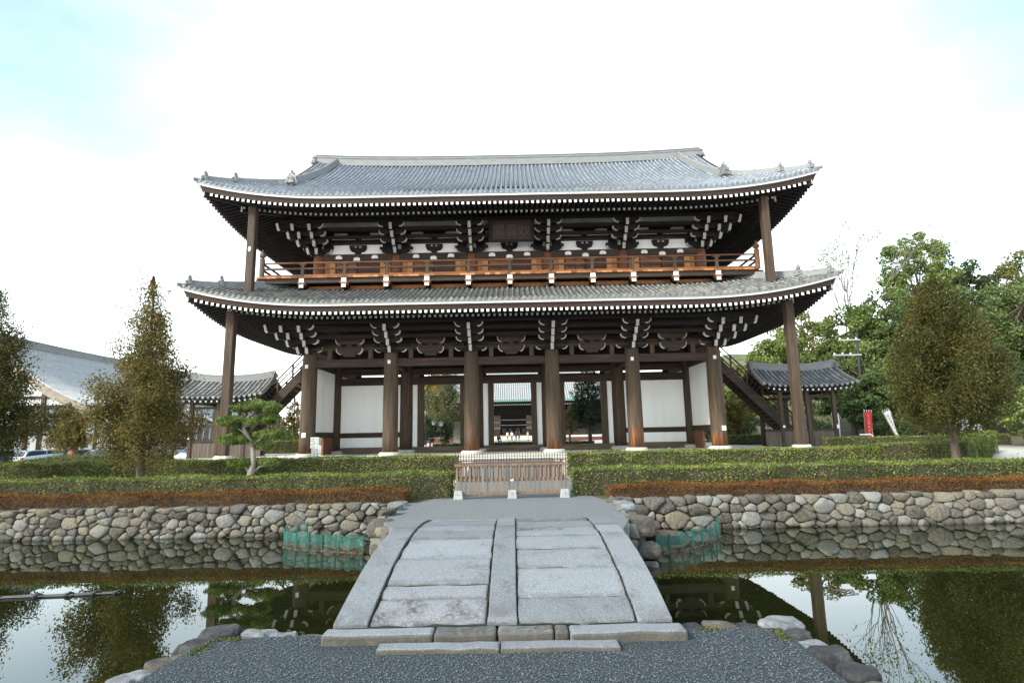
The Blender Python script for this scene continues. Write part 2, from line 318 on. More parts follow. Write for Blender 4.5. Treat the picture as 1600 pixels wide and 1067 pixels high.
def water_mat():
    m = bpy.data.materials.new('green pond water'); m.use_nodes = True; n = m.node_tree.nodes; l = m.node_tree.links; b = n['Principled BSDF']
    b.inputs['Base Color'].default_value = (.010,.012,.003,1); b.inputs['Roughness'].default_value = .6; b.inputs['Specular IOR Level'].default_value = 0
    g = n.new("ShaderNodeNewGeometry"); mp = n.new("ShaderNodeMapping"); mp.inputs['Scale'].default_value = (1.0,2.2,1)
    t = n.new("ShaderNodeTexNoise"); t.inputs['Scale'].default_value = 1.1; t.inputs['Detail'].default_value = 2
    bm = n.new("ShaderNodeBump"); bm.inputs['Strength'].default_value = .012; bm.inputs['Distance'].default_value = .035
    l.new(g.outputs['Position'], mp.inputs[0]); l.new(mp.outputs[0], t.inputs['Vector']); l.new(t.outputs['Fac'], bm.inputs['Height'])
    gl = n.new("ShaderNodeBsdfGlossy"); gl.inputs['Roughness'].default_value = .0; gl.inputs['Color'].default_value = (.93,.96,.97,1); l.new(bm.outputs[0], gl.inputs['Normal'])
    fr = n.new("ShaderNodeFresnel"); fr.inputs['IOR'].default_value = 1.85; l.new(bm.outputs[0], fr.inputs['Normal'])
    mx_ = n.new("ShaderNodeMixShader"); l.new(fr.outputs[0], mx_.inputs[0]); l.new(b.outputs[0], mx_.inputs[1]); l.new(gl.outputs[0], mx_.inputs[2]); l.new(mx_.outputs[0], n['Material Output'].inputs[0])
    return m
g = MB(); g.add([(-80,-1,-.66),(80,-1,-.66),(80,14.0,-.66),(-80,14.0,-.66)],[(0,1,2,3)])
tag(g.build('moat_water', water_mat()), kind='structure')
# distant hill
def hill():
    g = MB(); nx, ny = 60, 14
    for j in range(ny):
        for i in range(nx):
            x = -500 + 1300*i/(nx-1); y = 300 + 420*j/(ny-1)
            e = math.exp(-((x-260)/150)**2)*46 + math.exp(-((x-420)/120)**2)*62 + math.exp(-((x-165)/62)**2)*30 + 2
            g.v.append((x, y, e*max(0,math.sin(math.pi*j/(ny-1)))**.7 + 6*noise.noise(Vector((x*.02,y*.02,1)))*(0 < j < ny-1) - 1))
    for j in range(ny-1):
        for i in range(nx-1):
            g.f.append((j*nx+i, j*nx+i+1, (j+1)*nx+i+1, (j+1)*nx+i)); g.m.append(0)
    return tag(g.build('hill', mat('wooded hill', [(.3,(.05,.065,.03)),(.5,(.10,.115,.05)),(.72,(.18,.17,.08))], (.12,.12,.12), .95, 1.0, (.3,.3,.3)), smooth=True), kind='structure')
hill()
#@@GATE
# ================================================================ THE GATE
YC = 39.1
class Roof:
    """hipped roof: d = distance in from the eave, c = distance to the corner along the eave"""
    def __init__(s, hx, y0, y1, ze, p1, p2, rise, Lc, ridge_lift=0):
        s.hx=hx; s.y0=y0; s.y1=y1; s.hy=(y1-y0)/2; s.ze=ze; s.p1=p1; s.p2=p2; s.rise=rise; s.Lc=Lc; s.rl=ridge_lift
    def half(s, side): return s.hx if side in 'fb' else s.hy
    def lift(s, c): return s.rise*max(0, 1-max(c,0)/s.Lc)**2.4
    def z(s, d, c): return s.ze + s.p1*d + s.p2*d*d + s.lift(c)
    def pos(s, side, a, d, zo=0.0, surf=True):
        h = s.half(side); c = h-abs(a)
        z = (s.z(d, c) if surf else s.ze + s.lift(c)) + zo
        if s.rl and surf and side in 'fb': z += s.rl*(abs(a)/14.3)**3*min(1,max(0,d/s.hy))
        if side == 'f': return (a, s.y0+d, z)
        if side == 'b': return (-a, s.y1-d, z)
        yc = (s.y0+s.y1)/2
        if side == 'l': return (-s.hx+d, yc-a, z)
        return (s.hx-d, yc+a, z)
    def sweep(s, mb, sec, sides='fblr', n=48, m=0):
        for sd_ in sides:
            h = s.half(sd_); k = len(sec); vs = []
            for i in range(n+1):
                t = 2*i/n-1; t = math.copysign(abs(t)**.8, t)
                for d, zo in sec: vs.append(s.pos(sd_, t*(h-d), d, zo, False))
            fs = [(i*k+j, i*k+(j+1)%k, (i+1)*k+(j+1)%k, (i+1)*k+j) for i in range(n) for j in range(k)]
            mb.add(vs, fs, m)
    def dmax(s, side, a, D, flat=None):
        h = s.half(side)
        if flat is not None and abs(a) < flat: return D
        return min(D, h-abs(a))
    def pan(s, mb, side, D, na=60, nd=10, flat=None, a0=None):
        h = s.half(side)
        vs = []; top = h-D if flat is None else flat
        for j in range(nd+1):
            d = D*j/nd
            hw = h-d if flat is None else max(flat, h-d)
            for i in range(na+1):
                t = 2*i/na-1
                vs.append(s.pos(side, t*hw, d))
        mb.add(vs, [(j*(na+1)+i, j*(na+1)+i+1, (j+1)*(na+1)+i+1, (j+1)*(na+1)+i) for j in range(nd) for i in range(na)])
    def tiles(s, mb, side, D, sp=.30, r=.078, tl=.34, flat=None, amax=None):
        h = s.half(side); n = int(2*h/sp); th = [math.pi*k/4 for k in range(5)]
        for i in range(n+1):
            a = (i-n/2)*2*h/n*(1-.012)
            if amax is not None and abs(a) > amax: continue
            dm = s.dmax(side, a, D, flat); k = max(1, int(dm/tl))
            if dm < .15: continue
            tang = (Vector(s.pos(side, a+.01, 0))-Vector(s.pos(side, a-.01, 0))); tang.z = 0; tang.normalize()
            for j in range(k):
                d0 = -.05 if j == 0 else dm*j/k - .025; d1 = dm*(j+1)/k
                p0 = Vector(s.pos(side, a, d0)); p1 = Vector(s.pos(side, a, d1)); ax = (p1-p0).normalized(); nn = tang.cross(ax)
                if nn.z < 0: nn = -nn
                vs = [p0 + tang*math.cos(t)*r*1.08 + nn*(math.sin(t)*r*1.08+.012) for t in th] + [p1 + tang*math.cos(t)*r*.9 + nn*math.sin(t)*r*.9 for t in th]
                fs = [(q, q+1, q+6, q+5) for q in range(4)]
                if j == 0: fs.append((0,1,2,3,4))
                mb.add(vs, fs)
                if j == 0:      # round end tile
                    c = p0 + nn*.03; dn = -ax; dsk = [c + (tang*math.cos(2*math.pi*q/8) + nn*math.sin(2*math.pi*q/8))*.088 for q in range(8)]
                    mb.add([p+dn*.025 for p in dsk]+[p+ax*.05 for p in dsk], [tuple(range(8))]+[(q,(q+1)%8,8+(q+1)%8,8+q) for q in range(8)])
    def hip_pts(s, sx, sy, d0, d1, n=14, zo=0.0):
        out = []
        for i in range(n+1):
            d = d0+(d1-d0)*i/n
            x = sx*(s.hx-d); y = (s.y0+d) if sy < 0 else (s.y1-d)
            out.append((x, y, s.z(d, d)+zo))
        return out

def ornament(mb, p, dirv, h=.9, w=.55, t=.16, m=0):
    """ridge-end tile: shouldered plate with a horned top, facing dirv"""
    d = Vector(dirv); d.z = 0; d.normalize(); U = Vector((-d.y, d.x, 0)); V = Vector((0,0,1))
    sil = [(-.5,0),(-.52,.28),(-.40,.52),(-.46,.66),(-.24,.74),(-.2,.98),(-.06,.84),(0,1.18),(.06,.84),(.2,.98),(.24,.74),(.46,.66),(.40,.52),(.52,.28),(.5,0)]
    mb.prism([(x*w, y*h) for x, y in sil], Vector(p)-d*t/2, U, V, d*t, m)
    face = [(-.25,.1),(-.3,.35),(-.16,.6),(.16,.6),(.3,.35),(.25,.1)]
    mb.prism([(x*w, y*h) for x, y in face], Vector(p)+d*t/2, U, V, d*t*.6, m)
    for sx in (-.13,.13):
        mb.prism([(sx*w-.03,.40*h),(sx*w+.03,.40*h),(sx*w+.03,.48*h),(sx*w-.03,.48*h)], Vector(p)+d*t*1.1, U, V, d*.05, m)
    for sx in (-.3,.3): mb.prism([(sx*w-.05,.05*h),(sx*w+.05,.05*h),(sx*w+.05,.2*h),(sx*w-.05,.2*h)], Vector(p)+d*t*.5, U, V, d*t*.9, m)
def ridge_run(mb, pts, w=.26, h=.30, m=0):
    P = [Vector(p) for p in pts]; n = len(P)
    sec = [(-.62,-.12),(-.62,.22),(-.52,.24),(-.52,.5),(-.42,.52),(-.42,.78),(.42,.78),(.42,.52),(.52,.5),(.52,.24),(.62,.22),(.62,-.12)]
    vs = []
    for i, p in enumerate(P):
        d = P[min(i+1,n-1)]-P[max(i-1,0)]; d.z = 0; d.normalize(); U = Vector((-d.y, d.x, 0))
        vs += [p + U*x*w + Vector((0,0,y*h)) for x, y in sec]
    k = len(sec)
    fs = [(i*k+j, i*k+(j+1)%k, (i+1)*k+(j+1)%k, (i+1)*k+j) for i in range(n-1) for j in range(k)]+[tuple(range(k)), tuple((n-1)*k+j for j in range(k))]
    mb.add(vs, fs, m)
    mb.tube([p+Vector((0,0,h*.86)) for p in P], w*.34, 8, m)

gate = empty('temple_gate', (0, 34, .4), 'great two-storey dark timber temple gate with two curved tiled roofs and white panels', 'temple gate')
LOW = Roof(17.6, 28.8, 49.4, 8.72, .38, .012, 1.05, 8.5)
UPP = Roof(17.4, 29.2, 49.0, 14.95, .50, .0168, .98, 8.5, .32)

def build_roof(RF, name, tm, pm, D, flat=None, purl=5.2, wallz=0.9):
    b = MB()
    if flat is None:
        for sd_ in 'fb': RF.pan(b, sd_, D, 90, 8)
        for sd_ in 'lr': RF.pan(b, sd_, D, 50, 8)
    else:
        for sd_ in 'fb':
            RF.pan(b, sd_, RF.hx-flat, 90, 6); 
            # upper slope between the gable verges
            vs = []; nd, na = 14, 70; D0 = RF.hx-flat
            for j in range(nd+1):
                d = D0+(D-D0)*j/nd
                for i in range(na+1): vs.append(RF.pos(sd_, flat*(2*i/na-1), d))
            b.add(vs, [(j*(na+1)+i, j*(na+1)+i+1, (j+1)*(na+1)+i+1, (j+1)*(na+1)+i) for j in range(nd) for i in range(na)])
        for sd_ in 'lr': RF.pan(b, sd_, RF.hx-flat+.25, 50, 6)
    root = b.build(name, pm, gate, smooth=True, fix=False)
    t = MB()
    for sd_ in 'fb': RF.tiles(t, sd_, D, flat=flat)
    for sd_ in 'lr': RF.tiles(t, sd_, D if flat is None else RF.hx-flat+.2)
    t.build('roof_tiles', tm, root, fix=False)
    # eave stack: tile edge, white line, brown board
    e = MB(); RF.sweep(e, [(-.02,.015),(-.02,-.12),(.35,-.12),(.35,.08)]); e.build('tile_edge', tm, root)
    e = MB(); RF.sweep(e, [(.05,-.12),(.05,-.235),(.30,-.235),(.30,-.12)]); e.build('white_eave_line', K['white'], root)
    e = MB(); RF.sweep(e, [(.13,-.235),(.22,-.52),(.50,-.52),(.50,-.235)]); e.build('eave_board', K['fascia'], root)
    # boarding above the rafters
    s = MB()
    for sd_ in 'fblr':
        h = RF.half(sd_); n = 40; sec = [(.35,-.505),(1.75,-.15),(1.75,-.10),(purl+.6,1.10),(purl+.6,1.25),(.35,-.45)]
        vs = []
        for i in range(n+1):
            tt = 2*i/n-1
            for d, zo in sec: 
                c = h-abs(tt*(h-d)); x = RF.pos(sd_, tt*(h-d), d, zo, False); vs.append(x)
        k = len(sec)
        s.add(vs, [(i*k+j, i*k+(j+1)%k, (i+1)*k+(j+1)%k, (i+1)*k+j) for i in range(n) for j in range(k)])
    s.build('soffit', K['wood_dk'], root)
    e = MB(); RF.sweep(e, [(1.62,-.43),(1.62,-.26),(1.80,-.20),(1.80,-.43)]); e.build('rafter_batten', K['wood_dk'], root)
    # corner ridges with end ornaments
    for sx in (-1,1):
        for sy in (-1,1):
            top = (D if flat is None else RF.hx-flat)
            r_ = MB(); ridge_run(r_, RF.hip_pts(sx, sy, .35, 1.6, 6, .0), .24, .30)
            up_ = RF.hip_pts(sx, sy, 1.45, top-.05, 10, .02)
            if flat is not None: q = RF.pos('f', 13.62, 3.45, .0); up_.append((sx*13.62, q[1] if sy < 0 else RF.y0+RF.y1-q[1], q[2]))
            ridge_run(r_, up_, .24, .36)
            r_.build('corner_ridge', K['ridge'], root)
            dv = (sx, sy, 0)
            o_ = MB()
            p = RF.hip_pts(sx, sy, .30, .5, 1)[0]; ornament(o_, (p[0],p[1],p[2]+.0), dv, .50, .46)
            o_.build('ridge_ornament', K['orn'], root); o_ = MB()
            p = RF.hip_pts(sx, sy, 1.42, 1.5, 1)[0]; ornament(o_, (p[0],p[1],p[2]+.05), dv, .56, .46); o_.build('ridge_ornament', K['orn'], root)
            o_ = MB(); q = RF.hip_pts(sx, sy, -.12, .3, 1); o_.tube([Vector(q[1])+Vector((0,0,.02)), Vector(q[0])+Vector((0,0,.06))], [.11,.10], 8)
            o_.build('corner_tile', K['orn'], root)
            hr = MB(); p0 = RF.pos('f', 0, 0)
            def hp(d, zo): 
                z = RF.ze + RF.lift(d) + zo
                return (sx*(RF.hx-d), (RF.y0+d) if sy < 0 else (RF.y1-d), z)
            hr.beam(hp(.30,-.62), hp(2.6,-.10), .26, .34, 0); hr.beam(hp(1.75,-.62), hp(5.6,.75), .28, .36, 0)
            pe = Vector(hp(.30,-.62)); dd = Vector((sx,sy,0)).normalized(); hr.beam(pe, pe+dd*.035, .20, .28, 1)
            pe = Vector(hp(1.75,-.62)); hr.beam(pe, pe+dd*.035, .22, .30, 1)
            hr.build('hip_rafter', [K['wood_dk'], K['cream']], root)
    return root
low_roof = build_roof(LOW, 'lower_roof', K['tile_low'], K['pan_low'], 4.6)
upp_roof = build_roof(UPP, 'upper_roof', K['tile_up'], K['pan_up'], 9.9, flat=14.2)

# rafters: one mesh, copied along the eaves
def rafter_mesh(name, w, h, ln, slope):
    b = MB(); b.add([(-w/2,0,-h/2),(w/2,0,-h/2),(w/2,0,h/2),(-w/2,0,h/2),(-w/2,ln,-h/2+slope*ln),(w/2,ln,-h/2+slope*ln),(w/2,ln,h/2+slope*ln),(-w/2,ln,h/2+slope*ln)],
        [(7,6,5,4),(4,5,1,0),(5,6,2,1),(6,7,3,2),(7,4,0,3),(0,1,2,3)])
    w2, h2 = w*.98, h*.98
    b.add([(-w2/2,-.012,-h2/2),(w2/2,-.012,-h2/2),(w2/2,-.012,h2/2),(-w2/2,-.012,h2/2),(-w2/2,-.001,-h2/2),(w2/2,-.001,-h2/2),(w2/2,-.001,h2/2),(-w2/2,-.001,h2/2)],
        [(0,1,2,3),(4,5,1,0),(5,6,2,1),(6,7,3,2),(7,4,0,3)], 1)
    return b
fly = rafter_mesh('rafter', .145, .15, 1.75, .23); base_r = rafter_mesh('rafter', .135, .14, 3.9, .33)
def rafters_row(RF, d, zo, tmpl, root, side='f', singles=0, m2=None):
    h = RF.half(side); n = int(2*h/.30); mats = [K['wood_dk'], m2 or K['white']]
    rest = MB(); proto = None
    for i in range(n):
        a = (i+.5-n/2)*(2*h)/n
        if h-abs(a) < d+.28: continue
        p = Vector(RF.pos(side, a, d, zo, False))
        if abs(i+.5-n/2) <= singles/2:
            if proto is None:
                proto = MB(); proto.add([Vector(v)+p for v in tmpl.v], []); proto.f = list(tmpl.f); proto.m = list(tmpl.m)
                proto = proto.build('rafter', mats, root, loc=p-root_loc(root)); proto.location = p-root_loc(root)
                me = proto.data
            else:
                c = proto.copy(); COL.objects.link(c); c.parent = root; c.location = p-root_loc(root)
        else:
            full = h-abs(a)-d        # stop at the hip rafter
            vs = []
            for v in tmpl.v:
                v = Vector(v)
                if v.y > .1:
                    s_ = min(1, max(.1, full/ v.y)) if full < v.y else 1
                    v = Vector((v.x, v.y*s_, v.z - (1-s_)*(v.y*(.23 if tmpl is fly else .33))))
                if side == 'f': q = v
                elif side == 'b': q = Vector((-v.x, -v.y, v.z))
                elif side == 'l': q = Vector((v.y, -v.x, v.z))
                else: q = Vector((-v.y, v.x, v.z))
                vs.append(q+p)
            b0 = len(rest.v); rest.v += [tuple(v) for v in vs]; rest.f += [tuple(b0+k for k in f_) for f_ in tmpl.f]; rest.m += tmpl.m
    if rest.v: tag(rest.build('rafters', mats, root), kind='stuff')
def root_loc(o):
    v = Vector((0,0,0))
    while o is not None: v += o.location; o = o.parent
    return v
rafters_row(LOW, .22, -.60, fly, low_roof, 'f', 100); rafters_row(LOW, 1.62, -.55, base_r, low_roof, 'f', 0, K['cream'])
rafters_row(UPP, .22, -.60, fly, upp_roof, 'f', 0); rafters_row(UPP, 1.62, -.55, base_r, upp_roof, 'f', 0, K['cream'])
for RF, ro in ((LOW, low_roof), (UPP, upp_roof)):
    for s_ in 'lrb': rafters_row(RF, .22, -.60, fly, ro, s_); rafters_row(RF, 1.62, -.55, base_r, ro, s_, 0, K['wood_dk'])

# main ridge, descending ridges, gables of the upper roof
r_ = MB(); zt = UPP.ze+.5*9.9+.0168*98
P = []
for i in range(41):
    x = -14.35+28.7*i/40; P.append((x, YC, zt+.32*(abs(x)/14.3)**3 + .20))
vs = []
sec = [(-.42,-.42),(-.42,.0),(-.36,.0),(-.36,.14),(-.40,.14),(-.40,.19),(-.31,.19),(-.31,.34),(-.35,.34),(-.35,.39),(-.2,.44),(0,.5),(.2,.44),(.35,.39),(.35,.34),(.31,.34),(.31,.19),(.40,.19),(.40,.14),(.36,.14),(.36,0),(.42,0),(.42,-.42)]
for p in P: vs += [(p[0], p[1]+a, p[2]+b_) for a, b_ in sec]
k = len(sec)
r_.add(vs, [(i*k+j, i*k+(j+1)%k, (i+1)*k+(j+1)%k, (i+1)*k+j) for i in range(40) for j in range(k)]+[tuple(range(k)), tuple(40*k+j for j in range(k))])
r_.build('main_ridge', K['ridge'], upp_roof)
for sx in (-1,1):
    o_ = MB(); ornament(o_, (sx*14.42, YC, zt+.16), (sx,0,0), .72, 1.15, .22); o_.build('ridge_ornament', K['orn'], upp_roof)
    for sd_ in 'fb':
        d_ = MB(); pts = []
        for i in range(17):
            t = i/16; d = 9.5-(9.5-3.35)*t
            x = 12.75 + .68*t**1.5
            a = sx*x if sd_ == 'f' else -sx*x
            p = UPP.pos(sd_, a, d, .05); pts.append(p)
        ridge_run(d_, pts, .30, .42); d_.build('descending_ridge', K['ridge'], upp_roof)
        p = pts[-1]; o_ = MB(); dv = (sx*.15, -1 if sd_ == 'f' else 1, 0); ornament(o_, (p[0], p[1]+dv[1]*.1, p[2]-.12), dv, .85, .75, .22); o_.build('ridge_ornament', K['orn'], upp_roof)
    # gable: verge boards and triangular wall
    v_ = MB()
    for sd_ in 'fb':
        pts = [Vector(UPP.pos(sd_, (sx if sd_ == 'f' else -sx)*14.2, 3.0+6.85*i/12)) for i in range(13)]
        for i in range(12):
            p, q = pts[i], pts[i+1]
            v_.add([p+Vector((sx*.02,0,.03)), q+Vector((sx*.02,0,.03)), q+Vector((sx*.02,0,-.5)), p+Vector((sx*.02,0,-.5)), p+Vector((-sx*.25,0,.03)), q+Vector((-sx*.25,0,.03)), q+Vector((-sx*.25,0,-.5)), p+Vector((-sx*.25,0,-.5))],
                   [(0,1,2,3),(7,6,5,4),(0,4,5,1),(3,2,6,7),(0,3,7,4),(1,5,6,2)])
    v_.build('verge_board', K['fascia'], upp_roof)
    w_ = MB(); zb = UPP.z(3.0,3.2)-.2
    poly = [(-6.8, zb)]+[(UPP.pos('f', 14.2, 3.0+6.9*i/10)[1]-YC, UPP.pos('f', 14.2, 3.0+6.9*i/10)[2]-.3) for i in range(11)]
    poly += [(-a, b_) for a, b_ in reversed(poly)]
    w_.prism(poly, (sx*13.6, YC, 0), (0,1,0), (0,0,1), (-sx*.1,0,0)); w_.build('gable_wall', K['wood_dk'], upp_roof)

# ---- platform the gate stands on
g = MB(); g.box(-17.2,17.2,28.9,49.2,-.2,.43)
tag(g.build('terrace_paving', K['terrace'], bevel=.03), kind='structure')

# ---- columns
CX = [-12.4,-7.4,-2.48,2.48,7.4,12.4]
for iy, y in enumerate((34.0, YC, 44.2)):
    for x in CX:
        if iy == 2 and False: continue
        b = MB(); r0 = .46 if iy == 0 else .45
        b.lathe(x, y, [(r0*1.0,.66),(r0*1.01,1.5),(r0*.99,4.0),(r0*.95,6.3),(r0*.88,6.75),(r0*.6,6.95)], 20)
        c = b.build('column', K['column'] if iy == 0 else K['wood_z'], gate, smooth=True)
        b = MB(); b.lathe(x, y, [(.66,.40),(.69,.50),(.66,.60),(.56,.665)], 24); b.build('column_base', K['base'], c, smooth=False)
# small white nail covers and notices on front columns
for x, z in ((-7.4,6.05),(12.35,5.95),(7.35,5.95),(-12.4,5.85)):
    b = MB(); b.box(x-.09-.03, x+.09-.03, 33.47, 33.56, z-.11, z+.11); b.build('nail_cover', K['white'], gate, bevel=.02)
for x, z in ((-12.45,1.75),(12.55,1.7)):
    b = MB(); b.box(x-.12, x+.12, 33.515, 33.56, z-.14, z+.14); b.build('paper_notice', K['white'], gate)

# ---- beams between columns
def hbeam(name, x0, x1, y, z0, z1, t=.3, m=None): b = MB(); b.box(x0, x1, y-t/2, y+t/2, z0, z1); return b.build(name, m or K['wood_x'], gate, bevel=.02)
for i in range(5):
    x0, x1 = CX[i]+.40, CX[i+1]-.40
    hbeam('tie_beam', x0, x1, 34.0, 5.83, 6.30, .30)
    hbeam('tie_beam', x0, x1, 34.0, 6.98, 7.22, .26)
    hbeam('tie_beam', x0, x1, YC, 5.12, 5.62, .34); hbeam('tie_beam', x0, x1, YC, 5.84, 6.25, .34)
    hbeam('tie_beam', x0, x1, 44.2, 5.83, 6.25, .30)
for x in CX:
    for y0, y1 in ((34.42,38.70),(39.5,43.8)):
        b = MB(); b.box(x-.15, x+.15, y0, y1, 5.95, 6.4); b.build('cross_beam', K['wood_y'], gate, bevel=.02)
# head plate all round above columns and lower storey ceiling
b = MB(); b.box(-12.9,12.9,33.72,34.28,6.86,6.975); b.box(-12.9,12.9,43.9,44.5,6.86,6.975); b.box(-12.7,-12.1,34.28,43.9,6.86,6.975); b.box(12.1,12.7,34.28,43.9,6.86,6.975); b.build('head_plate', K['wood_x'], gate)
b = MB(); b.box(-12.6,12.6,34.6,43.8,8.6,8.75); b.build('ceiling', K['wood_dk'], gate)
b = MB(); b.box(-12.2,12.2,YC-.05,YC+.05,6.252,8.59); b.build('board_wall', K['wood_dk'], gate)
for y in (35.7, 37.4, 40.8, 42.5):
    b = MB(); b.box(-12.3,12.3,y-.15,y+.15,7.3,7.7); b.build('ceiling_beam', K['wood_x'], gate)
for i in range(5):      # rows of white painted joist ends deep under the ceiling
    for q in range(3):
        b = MB(); x = CX[i]+1.3+q*1.2; b.box(x-.1,x+.1,36.2,39.0,6.45,6.62); j = b.build('joist', K['wood_dk'], gate)
        b = MB(); b.box(x-.09,x+.09,36.17,36.197,6.46,6.61); b.build('joist_end', K['white'], j)

# middle row: white panels in the outer bays, door frames in the three middle bays
def panel(x0, x1, z0, z1, y=YC, t=.12, name='white_panel'):
    b = MB(); b.box(x0, x1, y-t/2, y+t/2, z0, z1); return b.build(name, K['plaster'], gate)
for x0, x1 in ((-12.4,-7.4),(7.4,12.4)):
    panel(x0+.42, x1-.42, .86, 1.52); panel(x0+.42, x1-.42, 1.86, 5.12)
    hbeam('rail', x0+.40, x1-.40, YC, 1.52, 1.86, .22)
for i in range(5):
    hbeam('sill', CX[i]+.40, CX[i+1]-.40, YC, .43, .84 if 0 < i < 4 else .855, .36, K['sill'])
for x0, x1 in ((-7.4,-2.48),(-2.48,2.48),(2.48,7.4)):
    for sgn, xe in ((1,x0),(-1,x1)):
        a = xe+sgn*.42; c = a+sgn*.37; e = c+sgn*.38
        panel(min(a,c), max(a,c), .85, 5.115)
        b = MB(); b.box(min(c,e), max(c,e), YC-.19, YC+.19, .845, 5.118); b.build('door_post', K['wood_z'], gate, bevel=.015)
# side walls
for sx in (-1,1):
    for y0, y1 in ((34.44,38.67),(39.53,43.77)):
        x = sx*12.4
        b = MB(); b.box(x-.06, x+.06, y0, y1, 1.92, 5.9); b.build('white_panel', K['plaster'], gate)
        b = MB(); b.box(x-.11, x+.11, y0, y1, 1.58, 1.92); b.build('rail', K['wood_y'], gate)
        b = MB(); b.box(x-.06, x+.06, y0+2.3, y1, .45, 1.58); b.build('plank_wall', K['redwood'], gate)
# small picket barrier in the middle doorway
b = MB()
for i in range(30): x = -1.45+i*.103; b.box(x-.022, x+.022, 45.6, 45.64, .43, 1.02)
b.box(-1.5,1.6,45.64,45.70,.52,.60); b.box(-1.5,1.6,45.64,45.70,.86,.94)
pb = empty('picket_barrier', (0,45.6,.43), 'low dark picket barrier with pale tops across the central doorway of the gate', 'barrier')
b.build('pickets', K['iron'], pb)
b = MB()
for i in range(30): x = -1.45+i*.103; b.box(x-.022, x+.022, 45.598, 45.642, 1.022, 1.12)
b.build('picket_tops', K['white'], pb)

# ---- bracket sets
def curve_end(s, n=7, r=.30, h=.34):
    """profile of an arm end that sweeps up, s=+-1"""
    pts = []
    for i in range(n): t = i/(n-1)*math.pi/2; pts.append((s*(r*math.sin(t)), h*(1-math.cos(t))))
    return pts
def lateral_arm(b, x, y, z, hl, h=.30, t=.17, ends=True):
    n = 6; prof = []
    for i in range(n): q = i/(n-1)*math.pi/2; prof.append((hl-.30+.30*math.sin(q), h*.9*(1-math.cos(q))))
    poly = [(-px, pz) for px, pz in reversed(prof)] + prof + [(hl, h), (-hl, h)]
    b.prism(poly, (x, y-t/2, z), (1,0,0), (0,0,1), (0,t,0), 0)
    if ends:
        for s_ in (-1,1):
            st = prof + [(px+.045, pz-.03) for px, pz in reversed(prof)]
            b.prism([(s_*px, pz) for px, pz in st], (x, y-t/2-.012, z), (1,0,0), (0,0,1), (0,t+.024,0), 1)
            xx = x+s_*(hl-.02); b.box(xx-.13, xx+.13, y-.13, y+.13, z+h+.002, z+h+.15, 0)
def nose(b, p, d, w=.165, h=.30, ln=.55, wm=1):
    """an arm ending in a white painted beak that points along d"""
    d = Vector(d).normalized(); s_ = Vector((-d.y, d.x, 0)); p = Vector(p); U = d; V = Vector((0,0,1))
    poly = [(-ln,0),(-.05,0),(.02,.08),(.05,.2),(.12,h),(-ln,h)]
    b.prism(poly, p-s_*w/2, U, V, s_*w, 0)
    face = [(-.05,-.03),(.03,.06),(.065,.2),(.135,h+.03),(.10,h+.03),(.03,.21),(-.0,.08),(-.06,.0)]
    b.prism(face, p-s_*(w*.56), U, V, s_*w*1.12, wm)
    q = p+d*.16+V*(h-.05); b.add([q+s_*w*.8+d*.02, q-s_*w*.8+d*.02, q-s_*w*.8+d*.06+V*.12, q+s_*w*.8+d*.06+V*.12], [(0,1,2,3)], wm) if False else None
def bracket_set(name, x, yw, z0, parent, corner=0, steps=4, dy=.47, dz=.37, lat=(0,1,2,3)):
    b = MB()
    b.box(x-.30, x+.30, yw-.30, yw+.30, z0-.02, z0+.22, 0)
    for k in range(steps):
        y = yw-.52-dy*k; z = z0+.02+dz*k
        b.box(x-.10, x+.10, y+.02, yw, z+.05, z+.33, 0)
        nose(b, (x, y, z), (0,-1,0))
        b.box(x-.17, x+.17, y-.10, y+.24, z+.302, z+.365, 0)
        if k in lat and not corner: lateral_arm(b, x, y+.12 if k else yw-.03, z+.16 if k else z+.05, .80 if k else .95)
        if k in lat and corner:
            s_ = -corner; n = 6; t = .17
            prof = [(.5+.30*math.sin(i/(n-1)*math.pi/2), .27*(1-math.cos(i/(n-1)*math.pi/2))) for i in range(n)]
            yy = (y+.12 if k else yw-.03)
            b.prism([(s_*px, pz) for px, pz in [(-.3,0)]+prof+[(.8,.3),(-.3,.3)]], (x, yy-t/2, z+.14), (1,0,0), (0,0,1), (0,t,0), 0)
            st = prof+[(px+.045, pz-.03) for px, pz in reversed(prof)]
            b.prism([(s_*px, pz) for px, pz in st], (x, yy-t/2-.012, z+.14), (1,0,0), (0,0,1), (0,t+.024,0), 1)
    if corner:
        for k in range(steps):
            e = .52+dy*k; z = z0+.02+dz*k
            b.beam((x, yw, z+.2), (x+corner*e, yw-e, z+.2), .22, .28, 0); nose(b, (x+corner*e, yw-e, z), (corner,-1,0), .24, .38, .6)
            b.box(x-.1 if corner > 0 else x-e, x+e if corner > 0 else x+.1, yw-.10, yw+.10, z+.05, z+.33, 0); nose(b, (x+corner*e, yw, z), (corner,0,0))
            if k: # arms parallel to the eaves reaching out to the corner
                b.box(min(x,x+corner*e), max(x,x+corner*e), yw-e+.1, yw-e+.27, z+.18, z+.46, 0)
                nose(b, (x+corner*(e*.55), yw-e, z+.02), (0,-1,0)) if k > 1 else None
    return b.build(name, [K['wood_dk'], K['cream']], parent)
for x in CX:
    cn = -1 if x < -12 else (1 if x > 12 else 0)
    bracket_set('bracket_set', x, 33.85, 6.62, gate, cn, 4, .46, .36)
UX = [-12.3,-7.3,-2.45,2.45,7.3,12.3]
for x in UX:
    cn = -1 if x < -12 else (1 if x > 12 else 0)
    bracket_set('bracket_set', x, 34.55, 13.12, gate, cn, 4, .46, .36)
